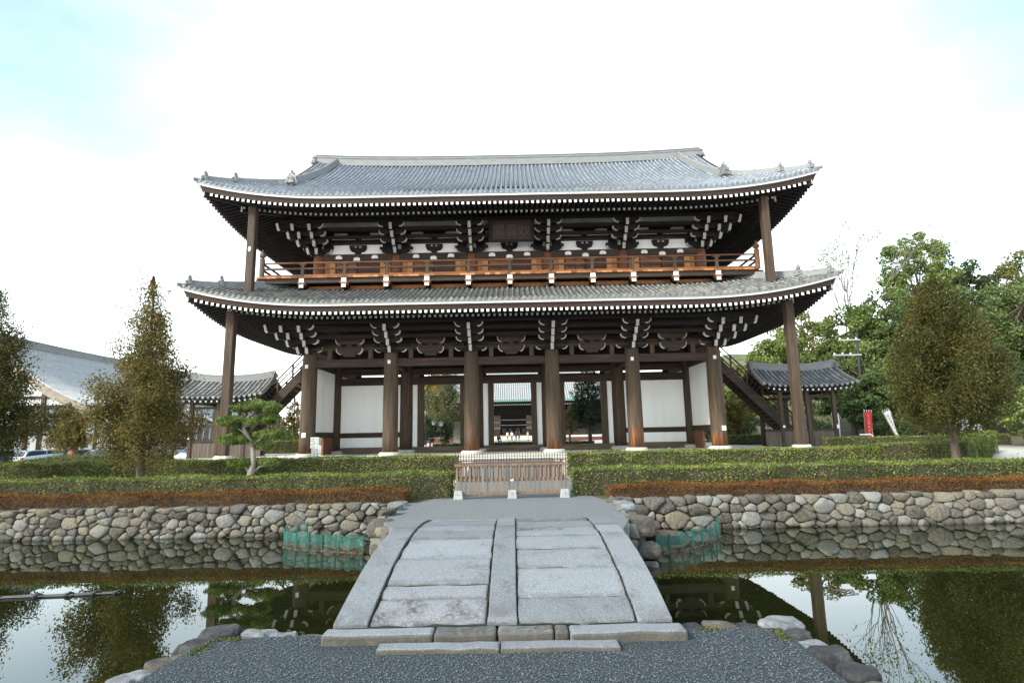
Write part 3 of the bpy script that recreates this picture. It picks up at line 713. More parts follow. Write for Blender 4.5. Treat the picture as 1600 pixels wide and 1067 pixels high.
# continuous purlins carried by the brackets
def purlins(yw, hx, z0, yb):
    for k, (dz_, nm) in enumerate(((.72,'purlin'),(1.08,'purlin'),(1.46,'purlin'))):
        e = .42+.46*(k+1); b = MB(); z = z0+dz_
        b.box(-hx-e, hx+e, yw-e-.09, yw-e+.09, z, z+.2); b.box(-hx-e, hx+e, yb+e-.09, yb+e+.09, z, z+.2)
        b.box(-hx-e-.09, -hx-e+.09, yw-e, yb+e, z+.001, z+.199); b.box(hx+e-.09, hx+e+.09, yw-e, yb+e, z+.001, z+.199)
        b.build(nm, K['wood_dk'], gate)
purlins(33.85, 12.4, 6.72, 44.35); purlins(34.55, 12.3, 13.22, 43.65)
# carved struts between the lower brackets
def strut(x, y, z, parent, m, white=True, s=1.0):
    b = MB()
    def tier(z_, hw, h):
        n = 6; prof = [(hw-.26+.26*math.sin(i/(n-1)*math.pi/2), h*(1-math.cos(i/(n-1)*math.pi/2))) for i in range(n)]
        b.prism([(-px, pz) for px, pz in reversed(prof)]+prof+[(hw, h+.06), (-hw, h+.06)], (x, y-.11, z_), (1,0,0), (0,0,1), (0,.22,0), 0)
        if white:
            for s_ in (-1,1):
                st = prof+[(px+.035, pz-.025) for px, pz in reversed(prof)]
                b.prism([(s_*px, pz) for px, pz in st], (x, y-.125, z_), (1,0,0), (0,0,1), (0,.25,0), 1)
    b.prism([(-.32*s,0),(.32*s,0),(.42*s,.16),(-.42*s,.16)], (x, y-.13, z), (1,0,0), (0,0,1), (0,.26,0), 0)
    tier(z+.17, .78*s, .36); 
    for q in (-.62,0,.62): b.box(x+q*s-.14, x+q*s+.14, y-.14, y+.14, z+.595, z+.74, 0)
    tier(z+.76, .84*s, .34)
    for q in (-.68,0,.68): b.box(x+q*s-.14, x+q*s+.14, y-.14, y+.14, z+1.165, z+1.32, 0)
    return b.build('carved_strut', [m, K['cream']], parent)
for i in range(5):
    strut((CX[i]+CX[i+1])/2, 33.72, 6.42, gate, K['wood_x'])
    for q in (1,2,3): 
        if q == 2: continue
        x = CX[i]+(CX[i+1]-CX[i])*q/4; b = MB(); b.box(x-.13,x+.13,33.8,34.1,6.30,6.86); b.build('short_post', K['wood_z'], gate)

# ---- upper storey
YU = 34.7
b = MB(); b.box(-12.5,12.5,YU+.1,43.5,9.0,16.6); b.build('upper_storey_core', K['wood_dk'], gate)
b = MB(); b.box(-12.2,12.2,YU-.02,YU+.099,13.2,15.6); b.build('white_frieze', K['plaster'], gate)
for z0, z1, t in ((12.72,13.18,.30),(13.88,14.16,.22),(14.68,14.82,.2)):
    b = MB(); b.box(-12.3,12.3,YU-.02-t,YU-.022,z0,z1); b.build('frieze_beam', K['wood_x'], gate, bevel=.015)
for i in range(5):
    xm = (UX[i]+UX[i+1])/2
    # dark silhouettes of the wall brackets over the white frieze
    b = MB()
    for zc, hw in ((13.2,.55),(14.17,.72)):
        n = 6; pr = [(.16,0),(.2,.16),(.32,.2)]+[(hw-.22+.22*math.sin(q/5*math.pi/2), .2+.34*(1-math.cos(q/5*math.pi/2))) for q in range(6)]+[(hw,.62 if zc < 14 else .5)]
        b.prism([(-px, pz) for px, pz in reversed(pr)]+pr, (xm, YU-.16, zc+.0), (1,0,0), (0,0,1), (0,.135,0), 0)
        for s_ in (-1,1):
            if zc < 14: b.prism([(s_*.05,.46),(s_*.24,.46),(s_*.145,.58)], (xm, YU-.172, zc), (1,0,0), (0,0,1), (0,.01,0), 1)
    b.build('wall_bracket', [K['wood_dk'], K['cream']], gate)
    for xe, s_ in ((UX[i]+.3,1),(UX[i+1]-.3,-1)):
        for zc in (13.35,14.2):
            pr = [(0,0),(.3,0)]+[(.3+.3*math.sin(q/4*math.pi/2), .4*(1-math.cos(q/4*math.pi/2))) for q in range(1,5)]+[(.6,.5),(0,.5)]
            b = MB(); b.prism([(s_*px, pz) for px, pz in pr], (xe, YU-.155, zc), (1,0,0), (0,0,1), (0,.13,0), 0); b.build('wall_bracket', [K['wood_dk'], K['cream']], gate)
    for q, zc in ((.27,12.93),(.5,12.80),(.73,12.93)):
        x = UX[i]+(UX[i+1]-UX[i])*q; b = MB(); b.lathe(0,0,[(.16,0),(.17,.04),(.17,.14),(.13,.22),(.03,.25)],12)
        o = MB(); o.v = [(x+vx*(1.25), YU-.36+vy*.5, zc-.10+vz) for vx,vy,vz in b.v]; o.f = b.f; o.m = b.m; o.build('nail_cover', K['white'], gate, smooth=False)
for x in UX:
    b = MB(); b.lathe(x, YU-.05, [(.36,10.98),(.36,12.7),(.34,13.1)], 18); b.build('upper_column', K['redwood'], gate, smooth=True)
# doors, plank panels
for i in range(5):
    x0, x1 = UX[i]+.38, UX[i+1]-.38; w = x1-x0
    for s_ in (0,1):
        b = MB()
        for q in range(4):
            e = (x1-.165-q*.17) if s_ else x0+q*.17; b.box(e, e+.16, YU-.10, YU+.099, 11.0, 12.71)
        b.build('plank_panel', K['orange'], gate)
    b = MB(); a0, a1 = x0+.78, x1-.78
    for q in range(2):
        c0, c1 = (a0, (a0+a1)/2-.03) if q == 0 else ((a0+a1)/2+.03, a1)
        b.box(c0, c1, YU-.04, YU+.098, 11.0, 12.70, 0)
        for z in (11.05,11.5,11.72,12.15,12.4): b.box(c0, c1, YU-.09, YU-.042, z, z+.09, 0)
        for xx in (c0, (c0+c1)/2-.05, c1-.10): b.box(xx, xx+.10, YU-.085, YU-.043, 11.0, 12.69, 0)
    b.build('door', K['redwood'], gate)
    for xx in (a0-.10, a1): b = MB(); b.box(xx, xx+.10, YU-.14, YU+.097, 11.0, 12.71); b.build('door_frame', K['wood_z'], gate)
# balcony
YD = 31.7; DX = 14.95
b = MB()
for i in range(int(2*DX/.30)):
    x = -DX+i*.2997+.15; b.box(x-.144, x+.144, YD, 34.58, 10.88, 10.98)
dk = b.build('balcony_deck', K['orange'], gate)
b = MB()
for sx in (-1,1):
    for i in range(48):
        y = YD+.16+i*.30
        if y < 34.6: continue
        if y > 46.3: break
        x0, x1 = (sx*12.52, sx*DX); b.box(min(x0,x1), max(x0,x1), y-.14, y+.14, 10.88, 10.98)
b.build('balcony_deck', K['orange'], gate)
b = MB(); b.box(-DX-.05,DX+.05,YD+.12,YD+.38,10.60,10.872); b.box(-DX-.05,-DX+.2,YD+.38,46.4,10.60,10.872); b.box(DX-.2,DX+.05,YD+.38,46.4,10.60,10.872)
b.build('deck_beam', K['wood_x'], gate)
b = MB(); b.box(-DX+.1,DX-.1,YD+.9,YD+1.1,10.35,10.59); b.build('deck_beam', K['orange'], gate)
dx_ = [ -12.3,-9.8,-7.3,-4.9,-2.45,0,2.45,4.9,7.3,9.8,12.3]
for x in dx_:
    b = MB(); b.box(x-.14,x+.14,YD+.06,34.4,10.30,10.595,0)
    b.box(x-.145,x+.145,YD+.045,YD+.118,10.62,10.87,1); b.box(x-.13,x+.13,YD+.04,YD+.058,10.30,10.50,1)
    b.prism([(-.14,0),(.14,0),(.26,.14),(-.26,.14)], (x,YD+.03,10.48),(1,0,0),(0,0,1),(0,.4,0),2)
    b.build('deck_bracket', [K['wood_dk'], K['white'], K['redwood']], gate)
rl = MB()
rail_root = None
def railing():
    b = MB(); 
    b.tube([(-DX+.3,YD+.22,11.86),(0,YD+.22,11.85),(DX-.3,YD+.22,11.86)], .055, 8)
    rr = b.build('railing', K['redwood'], gate, smooth=True)
    for z, h, mm in ((11.48,.10,K['redwood']),(11.06,.11,K['orange'])):
        b = MB(); b.box(-DX+.3,DX-.3,YD+.16,YD+.28,z-h/2+.02,z+h/2+.02); b.build('rail', mm, rr, bevel=.01)
    for sx in (-1,1):
        b = MB()
        for z, h in ((11.86,.1),(11.48,.10),(11.06,.11)): b.box(sx*(DX-.24)-.05, sx*(DX-.24)+.05, YD+.4, 46.0, z-h/2, z+h/2)
        b.build('rail', K['wood_y'], rr)
        b = MB(); x, y = sx*(DX-.22), YD+.22
        b.lathe(x, y, [(.15,10.98),(.15,12.15),(.10,12.17),(.10,12.22),(.17,12.26),(.19,12.36),(.15,12.48),(.05,12.56),(.02,12.72)], 12); b.build('corner_post', K['wood_gray'] if sx < 0 else K['redwood'], rr, smooth=False)
    for x in dx_:
        b = MB(); b.box(x-.09,x+.09,YD+.155,YD+.285,10.98,11.72)
        b.prism([(-.22,0),(-.16,-.06),(.16,-.06),(.22,0),(.16,.05),(-.16,.05)], (x,YD+.15,11.76),(1,0,0),(0,0,1),(0,.14,0))
        b.build('rail_post', K['wood_z'], rr)
railing()
# props under the roof corners
def prop(x, y, z0, z1, w, lean, foot=True):
    b = MB(); h = w/2
    b.add([(x-h,y-h,z0),(x+h,y-h,z0),(x+h,y+h,z0),(x-h,y+h,z0),(x+lean-h,y-h,z1),(x+lean+h,y-h,z1),(x+lean+h,y+h,z1),(x+lean-h,y+h,z1)],[(0,3,2,1),(4,5,6,7),(0,1,5,4),(1,2,6,5),(2,3,7,6),(3,0,4,7)])
    p = b.build('prop_post', K['wood_z'], gate, bevel=.04)
    if foot: b = MB(); b.lathe(x, y, [(.52,.40),(.52,.62),(.44,.74)], 8); b.build('post_base', K['base'], p)
    return p
prop(-15.5,30.3,.72,8.6,.46,0); prop(15.42,30.3,.72,8.6,.46,0)
for sx in (-1,1):
    prop(sx*14.64,30.3,LOW.z(1.5,3)-.05,14.75,.42,0,False); prop(sx*15.4,47.9,.72,8.6,.46,0)
b = MB(); b.lathe(0,0,[(.10,0),(.12,.02),(.10,.03)],10); o = MB(); o.v = [(-14.64+vx*.8, 30.085-vz, 12.15+vy*1.4) for vx,vy,vz in b.v]; o.f=b.f; o.m=b.m; o.build('pale_patch', K['base'], gate)

# ---- name plaque hanging under the upper eave
pq = empty('name_plaque', (0,33.3,13.4), 'dark wooden name plaque with three carved characters under the upper eave', 'plaque')
tl = Matrix.Translation((0.15,33.25,13.42)) @ Matrix.Rotation(R(14),4,'X')
def plq(o): o.matrix_local = Matrix.Translation(-pq.location) @ tl; o.parent = pq; return o
K['plq'] = mat('plaque board', [(.3,(.018,.009,.007)),(.7,(.038,.017,.012))], (2,2,9), .6)
b = MB(); b.box(-1.2,1.2,-.04,.04,.12,1.28); plq(b.build('board', K['plq']))
b = MB()
for a in ((-1.42,-1.2,-.02,1.42),(1.2,1.42,-.02,1.42)): b.box(a[0],a[1],-.10,.06,a[2],a[3])
b.box(-1.2,1.2,-.10,.06,-.02,.12); b.box(-1.2,1.2,-.10,.06,1.28,1.42); plq(b.build('frame', K['wood_dk'], bevel=.03))
cu = bpy.data.curves.new('carved_writing', 'FONT'); cu.body = '\u95a3\u96f2\u5999'; cu.size = .78; cu.align_x = 'CENTER'; cu.extrude = .012
co = bpy.data.objects.new('carved_writing', cu); COL.objects.link(co)
dg = bpy.context.evaluated_depsgraph_get(); me = bpy.data.meshes.new_from_object(co.evaluated_get(dg)); bpy.data.objects.remove(co)
me.materials.clear(); me.materials.append(mat('worn plaque lettering', [(.3,(.055,.034,.027)),(.7,(.10,.065,.052))], (5,5,5), .6))
co = bpy.data.objects.new('carved_writing', me); COL.objects.link(co); co.parent = pq
co.matrix_local = Matrix.Translation(-pq.location) @ tl @ Matrix.Translation((0,-.055,.42)) @ Matrix.Rotation(R(90),4,'X')
#@@REST
# ================================================================ SIDE PAVILIONS AND STAIRS
def pavilion(sx):
    x0 = sx*19.75; z0 = .40
    p = empty('stair_pavilion', (x0, 39.1, z0), ('open timber pavilion with tiled roof at the foot of the stairs, behind the small pine' if sx < 0 else
              'open timber pavilion with tiled roof at the stair foot, before the wooded bank'), 'pavilion', 'stair pavilions beside the gate')
    hr, he, run, dz, ze = 2.95, 3.12, 2.25, 1.28, 4.32
    def zs(d, x): return ze + .40*d + .075*d*d + .22*(abs(x)/3.1)**3
    b = MB()
    for s in (-1,1):
        vs = [(x0+(he-.12*j/6)*(2*i/12-1), 39.1+s*(run-run*j/6), zs(run*j/6, he*(2*i/12-1))) for j in range(7) for i in range(13)]
        b.add(vs, [(j*13+i, j*13+i+1, (j+1)*13+i+1, (j+1)*13+i) for j in range(6) for i in range(12)])
        vs2 = [(v[0], v[1], v[2]-.14) for v in vs]
        b.add(vs2, [(j*13+i, j*13+i+1, (j+1)*13+i+1, (j+1)*13+i) for j in range(6) for i in range(12)])
    rf = b.build('roof', K['pan_low'], p, fix=False)
    t = MB(); n = 19; th = [math.pi*k/4 for k in range(5)]
    for s in (-1,1):
        for i in range(n):
            a = he*(2*i/(n-1)-1)*.985
            for j in range(6):
                d0, d1 = run*j/6-(.05 if j == 0 else .02), run*(j+1)/6; w0, w1 = 1-.04*d0/run, 1-.04*d1/run
                pa = Vector((x0+a*w0, 39.1+s*(run-d0), zs(max(d0,0), a))); pb_ = Vector((x0+a*w1, 39.1+s*(run-d1), zs(d1, a)))
                r0 = .095
                vs = [pa+Vector((math.cos(q)*r0, 0, math.sin(q)*r0+.01)) for q in th]+[pb_+Vector((math.cos(q)*r0*.85, 0, math.sin(q)*r0*.85)) for q in th]
                t.add(vs, [(q,q+1,q+6,q+5) for q in range(4)]+([(0,1,2,3,4)] if j == 0 else []))
                if j == 0: t.tube([pa+Vector((0,s*.02,.03)), pa+Vector((0,-s*.06,.04))], .10, 8)
        for sg in (-1,1):     # verge tiles
            pts = [(x0+sg*(he-.02-.12*j/8), 39.1+s*(run-run*j/8), zs(run*j/8, he)+.04) for j in range(9)]
            t.tube(pts, .11, 8)
            for j in range(8):
                q = pts[j]; t.tube([(q[0]-sg*.1,q[1],q[2]-.03),(q[0]+sg*.12,q[1],q[2]-.05)], .085, 8)
    t.build('roof_tiles', K['tile_low'], rf, fix=False)
    r_ = MB(); zr = zs(run, 0)
    ridge_run(r_, [(x0+hr*(2*i/16-1), 39.1, zr+.02+.26*abs(2*i/16-1)**2.5) for i in range(17)], .22, .46); r_.build('ridge', K['ridge'], rf)
    for sg in (-1,1):
        o = MB(); ornament(o, (x0+sg*(hr+.06), 39.1, zr+.24), (sg,0,0), .42, .55); o.build('ridge_ornament', K['orn'], rf)
        v = MB()
        for s in (-1,1):
            for j in range(6):
                a_, c_ = run*j/6, run*(j+1)/6; X = x0+sg*(he-.28)
                v.beam((X, 39.1+s*(run-a_), zs(a_,he)-.26), (X, 39.1+s*(run-c_), zs(c_,he)-.26), .08, .24)
        v.build('verge_board', K['fascia'], rf)
        w_ = MB(); w_.prism([(-1.5,3.95),(1.5,3.95),(.1,zr-.2),(-.1,zr-.2)], (x0+sg*1.72, 39.1, 0), (0,1,0), (0,0,1), (sg*.06,0,0)); w_.build('gable_wall', K['wood_dk'], rf)
    b = MB(); e = MB()
    for s in (-1,1):
        for i in range(16):
            x = x0+(he-.35)*(2*i/15-1); y0_ = 39.1+s*(run-.14)
            zz = zs(.14, x-x0)-.27
            b.beam((x, y0_, zz), (x, 39.1+s*.2, zs(run-.2,0)-.22), .10, .11)
            e.tube([(x, y0_, zz),(x, y0_+s*.025, zz-.005)], .068, 8)
    rr = b.build('rafters', K['wood_dk'], rf); e.build('rafter_ends', K['white'], rf)
    # posts, beams, dado boards
    PX = (-1.78, .02, 1.78)
    for ix, px in enumerate(PX):
        for s in (-1,1):
            b = MB(); x, y = x0+px, 39.1+s*1.5; b.box(x-.12,x+.12,y-.12,y+.12,z0-.05,4.0); po = b.build('post', K['wood_z'], p, bevel=.015)
    for s in (-1,1):
        y = 39.1+s*1.5
        b = MB(); b.box(x0-2.3,x0+2.3,y-.10,y+.10,4.0,4.22); b.build('beam', K['wood_x'], p)
        for k in (0,1):
            b = MB(); a0, a1 = x0+PX[k]+.12, x0+PX[k+1]-.12
            b.box(a0,a1,y-.05,y+.05,3.62,3.78); b.build('tie_beam', K['wood_x'], p)
            b = MB(); nn = 8
            for q in range(nn): w_ = (a1-a0)/nn; b.box(a0+q*w_+.006,a0+(q+1)*w_-.006,y-.03+.008*(q%2),y+.03,z0-.02,1.42)
            b.build('plank_wall', K['wood_gray'], p)
            b = MB(); b.box(a0,a1,y-.08,y+.08,1.42,1.56); b.build('rail', K['wood_x'], p)
    for sg in (-1,1):
        x = x0+sg*1.78
        b = MB(); b.box(x-.08,x+.08,37.72,40.48,4.0,4.2); b.build('beam', K['wood_y'], p)
        if sg*sx > 0:
            b = MB(); b.box(x-.03,x+.03,37.72,40.48,z0-.02,1.42); b.build('plank_wall', K['wood_gray'], p)
            b = MB(); b.box(x-.07,x+.07,37.72,40.48,1.42,1.56); b.build('rail', K['wood_y'], p)
    # boarded side that runs on to the stairs
    xa, xb = sorted((x0-sx*1.90, x0-sx*2.95)); b = MB()
    for q in range(6): w_ = (xb-xa)/6; b.box(xa+q*w_+.006, xb-(5-q)*w_-.006, 37.56+.01*(q%2), 37.62, z0-.02, 1.40)
    b.build('plank_wall', K['wood_gray'], p); b = MB(); b.box(xa, xb, 37.50, 37.68, 1.40, 1.52); b.build('rail', K['wood_x'], p)
    b = MB(); b.box(x0-1.85,x0+1.85,37.5,40.7,z0-.3,z0-.021); b.build('stone_sill', K['terrace'], p)
    for sg in (-1,1):
        b = MB(); xx = x0+sg*1.78; b.box(xx-.07,xx+.07,37.34,37.378,1.55 if sg > 0 else 1.65,1.8); b.build('paper_notice', K['white'], p)
    return p
pavilion(-1); pavilion(1)
def stairs(sx):
    xt, zt_, xb, zb = sx*12.9, 8.0, sx*19.2, 1.5
    s = empty('staircase', (xb, 39.1, .4), ('steep roofed-end wooden staircase rising from the pavilion behind the pine to the upper floor' if sx < 0 else
              'steep wooden staircase rising from the pavilion by the banners to the upper floor'), 'staircase', 'stairs to the upper storey')
    s['label'] = 'steep wooden staircase climbing from the pavilion behind the small pine' if sx < 0 else 'steep wooden staircase climbing from the pavilion before the wooded bank'
    for y in (38.35, 39.85):
        b = MB(); b.beam((xt,y,zt_-.38),(xb,y,zb-.38), .12, .58); b.build('stringer', K['wood_x'], s, bevel=.015)
        b = MB(); b.beam((xt,y,zt_+.98),(xb,y,zb+.98), .075, .075); b.build('handrail', K['wood_x'], s)
        b = MB(); b.beam((xt,y,zt_+.62),(xb,y,zb+.62), .06, .06); b.build('handrail', K['wood_x'], s)
        for t in (.04,.2,.36,.52,.68,.84,.98):
            x = xt+(xb-xt)*t; z = zt_+(zb-zt_)*t
            b = MB(); b.box(x-.05,x+.05,y-.05,y+.05,z-.5,z+1.02); b.build('rail_post', K['wood_z'], s)
    for k in range(24):
        t = (k+.5)/24; x = xt+(xb-xt)*t; z = zt_+(zb-zt_)*t-.3
        b = MB(); b.box(x-.15,x+.15,38.42,39.78,z-.03,z+.03); b.build('step', K['wood_dk'], s)
stairs(-1); stairs(1)

# ================================================================ STONE BRIDGE
def bz(y): return .50-.067*(y-7.1)**2
br = empty('stone_bridge', (-.08, 4.7, .1), 'arched granite slab bridge over the moat with a raised middle beam', 'bridge')
def arc_slab(name, x0, x1, y0, y1, m, zo=0, th=.16, jit=.0, bev=.010, mm=None):
    b = MB(); n = max(2, int((y1-y0)/.12)+1); nx = 3 if x1-x0 < .4 else 9; sd_ = x0*7.3+y0*3.1; vs = []
    for i in range(n+1):
        t = i/n; y = y0+(y1-y0)*t
        for k in range(nx+1):
            u = k/nx; x = x0+(x1-x0)*u; yy = y; zz = bz(y)+zo+.003*noise.noise(Vector((x*4,y*4,sd_)))
            if i in (0, n): yy += jit*noise.noise(Vector((x*6,sd_,i)))*1.6; zz -= abs(jit)*.25
            if k in (0, nx): x += (jit*.8+.003)*noise.noise(Vector((y*5,sd_,k+3)))
            vs.append((x, yy, zz))
    top = len(vs); vs += [(x,y,z-th) for x,y,z in vs]; w = nx+1
    fs = [(i*w+k, i*w+k+1, (i+1)*w+k+1, (i+1)*w+k) for i in range(n) for k in range(nx)]
    fs += [tuple(top+q for q in reversed(f)) for f in list(fs)]
    ring = [k for k in range(w)]+[i*w+nx for i in range(1,n+1)]+[n*w+k for k in range(nx-1,-1,-1)]+[i*w for i in range(n-1,0,-1)]
    fs += [(ring[q], top+ring[q], top+ring[(q+1)%len(ring)], ring[(q+1)%len(ring)]) for q in range(len(ring))]
    b.add(vs, fs); return b.build(name, m, br, bevel=bev)
K['granite_stain'] = granite_mat('stained granite slab', .9, (.185,.19,.20), .05)
K['granite_dark'] = granite_mat('dark weathered granite', .95, (.14,.138,.132), .08)
G = K['granite']
# joints: dark bed under the slabs
b = MB(); n = 30; vs = []
for i in range(n+1):
    y = 4.74+(9.55-4.74)*i/n; vs += [(-1.40,y,bz(y)-.028),(1.27,y,bz(y)-.028),(1.27,y,bz(y)-.26),(-1.40,y,bz(y)-.26)]
b.add(vs, [(i*4+k, i*4+(k+1)%4, (i+1)*4+(k+1)%4, (i+1)*4+k) for i in range(n) for k in range(4)]+[(0,1,2,3),tuple(n*4+k for k in (3,2,1,0))]); b.build('slab_bed', K['dark'], br)
for y0, y1 in ((4.74,6.98),(6.985,8.35),(8.355,9.6)): arc_slab('edge_beam', -1.42,-1.145,y0,y1,G,.004,.26)
for y0, y1 in ((4.74,6.55),(6.555,7.0),(7.005,8.35),(8.355,9.6)): arc_slab('edge_beam', 1.01,1.285,y0,y1,G,.004,.26)
for y0, y1 in ((4.815,7.02),(7.025,9.6)): arc_slab('middle_beam', -.185,.045,y0,y1,G,.004,.2)
arc_slab('middle_beam', -.19,.05,4.74,4.810,G,.002,.16)
LY = [4.74,5.10,5.32,5.86,6.50,6.86,7.2,8.0,8.8,9.6]; RY = [4.74,5.08,5.62,6.08,6.52,6.76,6.98,7.5,8.2,8.9,9.6]
for i in range(len(LY)-1):
    arc_slab('paving_slab', -1.125,-.20,LY[i]+.010+(.004 if i == 0 else 0),LY[i+1]-.010, K['granite_stain'] if i in (0,) else G, rnd.uniform(-.014,.004), jit=.016, bev=.016 if i in (0,1) else .012)
for i in range(len(RY)-1):
    arc_slab('paving_slab', .058, .995,RY[i]+.010+(.004 if i == 0 else 0),RY[i+1]-.010, K['granite_stain'] if i in (5,7) else G, rnd.uniform(-.014,.004), jit=.018, bev=.016 if i == 5 else .012)
# moss tufts in the joints handled by material; sill stones at the near end
def stone_block(name, x0, x1, y0, y1, z0, z1, m, parent=None, bev=.02, seed=0):
    b = MB(); nx = max(2, int((x1-x0)/.15)); r = random.Random(seed); vs = []
    for i in range(nx+1):
        x = x0+(x1-x0)*i/nx; j = r.uniform(-.008,.008); k_ = r.uniform(-.008,.008)
        vs += [(x,y0+j,z1+k_),(x,y1,z1+k_*.5),(x,y1,z0),(x,y0+j*1.5,z0)]
    b.add(vs, [(i*4+k, i*4+(k+1)%4, (i+1)*4+(k+1)%4, (i+1)*4+k) for i in range(nx) for k in range(4)]+[(0,1,2,3),tuple(nx*4+k for k in (3,2,1,0))])
    b.m = [1 if (i < nx*4 and i%4 == 3) else 0 for i in range(len(b.f))]
    return b.build(name, [m, K['grime']], parent, bevel=bev)
K['grime'] = granite_mat('grimy granite face', .9, (.115,.108,.085))
for k, (a, c, m, y0) in enumerate(((-1.46,-.60,G,4.56),(-.592,-.115,K['granite_dark'],4.555),(-.105,.33,K['granite_dark'],4.57),(.338,.445,K['granite_dark'],4.57),(.452,1.345,G,4.53))):
    stone_block('sill_stone', a, c, y0, 4.730, -.05, .105, m, br, .022, k)
for k, (a, c) in enumerate(((-.99,-.085),(-.075,.80))):
    o = stone_block('stone_step', a, c, 4.365, 4.515, -.05, .062, G, None, .012, 20+k)
    tag(o, 'low pale granite step stone at the left half of the bridge foot' if k == 0 else 'low pale granite step stone with chipped corner at the bridge foot, right half', 'step stone', 'step stones before the bridge')

# ================================================================ RUBBLE WALLS
K['rubble'] = mat('rubble stone', [(.0,(.055,.046,.036)),(.14,(.13,.115,.09)),(.28,(.085,.078,.068)),(.42,(.19,.165,.125)),(.56,(.14,.128,.108)),(.70,(.20,.17,.115)),(.84,(.185,.18,.162)),(1,(.26,.25,.225))], (12,12,12), .9, 1.0, (17,17,17), detail=8, src='island')
def wet_line(m):
    n = m.node_tree.nodes; l = m.node_tree.links; b = n['Principled BSDF']; base = b.inputs['Base Color'].links[0].from_socket
    g = n.new('ShaderNodeNewGeometry'); sp = n.new('ShaderNodeSeparateXYZ'); l.new(g.outputs['Position'], sp.inputs[0]); t = n.new('ShaderNodeTexNoise'); t.inputs['Scale'].default_value = 4; l.new(g.outputs['Position'], t.inputs['Vector'])
    a = n.new('ShaderNodeMath'); a.operation = 'MULTIPLY_ADD'; a.inputs[1].default_value = -.14; l.new(t.outputs['Fac'], a.inputs[0]); l.new(sp.outputs[2], a.inputs[2])
    r = n.new('ShaderNodeMapRange'); r.inputs[1].default_value = -.74; r.inputs[2].default_value = -.66; r.inputs[3].default_value = .75; r.inputs[4].default_value = 0; l.new(a.outputs[0], r.inputs[0])
    q = n.new('ShaderNodeMixRGB'); q.inputs[2].default_value = (.03,.026,.015,1); l.new(r.outputs[0], q.inputs[0]); l.new(base, q.inputs[1]); l.new(q.outputs[0], b.inputs['Base Color'])
wet_line(K['rubble'])
def clip_cell(cell, p, q):
    """keep the side of p of the weighted bisector of p and q; v is stretched so that the stones lie down"""
    E = 1.35; nx, ny = q[0]-p[0], (q[1]-p[1])*E*E; cc = (q[0]**2-p[0]**2+(q[1]**2-p[1]**2)*E*E+p[2]-q[2])/2; out = []
    for i in range(len(cell)):
        a, c = cell[i], cell[(i+1)%len(cell)]
        da = a[0]*nx+a[1]*ny-cc; dc = c[0]*nx+c[1]*ny-cc
        if da <= 0: out.append(a)
        if da*dc < 0: t = da/(da-dc); out.append((a[0]+(c[0]-a[0])*t, a[1]+(c[1]-a[1])*t))
    return out
def rubble(name, L_, H, place, seed, rows=4, cw=.33, parent=None, top_jit=.05):
    """place(u, v, depth) -> world point; u along the wall, v up, depth out of the wall"""
    r = random.Random(seed); S = []; vv = 0
    hs = [r.uniform(.8,1.25) for _ in range(rows)]; tot = sum(hs)
    for j in range(rows):
        h = hs[j]/tot*H; u = -r.uniform(0,.9)*cw
        while u < L_+cw:
            w = cw*r.choice((.45,.6,.8,1,1.15,1.4,1.8)); S.append((u+w/2, vv+h/2+r.uniform(-.42,.42)*h, (w*.5)**2*r.uniform(.2,1.0))); u += w
        vv += h
    b = MB()
    for i, p in enumerate(S):
        if p[0] < -.1 or p[0] > L_+.1: continue
        cell = [(max(p[0]-1.0,0),-.06),(min(p[0]+1.0,L_),-.06),(min(p[0]+1.0,L_),H+r.uniform(-top_jit,top_jit)),(max(p[0]-1.0,0),H+r.uniform(-top_jit,top_jit))]
        for q in S:
            if q is not p and abs(q[0]-p[0]) < 1.3:
                cell = clip_cell(cell, p, q)
                if len(cell) < 3: break
        if len(cell) < 3: continue
        cx = sum(a for a, _ in cell)/len(cell); cy = sum(a for _, a in cell)/len(cell)
        # round the corners: insert midpoints
        c2 = []
        for k in range(len(cell)):
            a, c = cell[k], cell[(k+1)%len(cell)]
            if math.hypot(a[0]-c[0], a[1]-c[1]) < .02: continue
            c2.append((a[0]*.82+c[0]*.18, a[1]*.82+c[1]*.18)); c2.append((a[0]*.5+c[0]*.5+r.uniform(-.01,.01), a[1]*.5+c[1]*.5+r.uniform(-.01,.01))); c2.append((a[0]*.18+c[0]*.82, a[1]*.18+c[1]*.82))
        n = len(c2)
        if n < 5: continue
        bulge = r.uniform(.05,.12); tx, ty = r.uniform(-.25,.25), r.uniform(-.3,.3); vs = []
        for s_, d in ((1.0,-.12),(.99,.0),(.93,bulge*.72),(.74,bulge)):
            for (x, y) in c2:
                X = cx+(x-cx)*s_-math.copysign(min(.003,abs(x-cx)*.1),x-cx); Y = cy+(y-cy)*s_
                dd = d + (tx*(X-cx)+ty*(Y-cy) if d > 0 else 0) + (r.uniform(-.012,.012) if d > 0 else 0)
                vs.append(place(X, Y, dd))
        vs.append(place(cx, cy, bulge+r.uniform(-.015,.02)))
        fs = [(k_*n+k, k_*n+(k+1)%n, (k_+1)*n+(k+1)%n, (k_+1)*n+k) for k_ in range(3) for k in range(n)]+[(3*n+k, 3*n+(k+1)%n, 4*n) for k in range(n)]
        b.add(vs, fs)
    o = b.build(name, K['rubble'], parent, smooth=True)
    return o
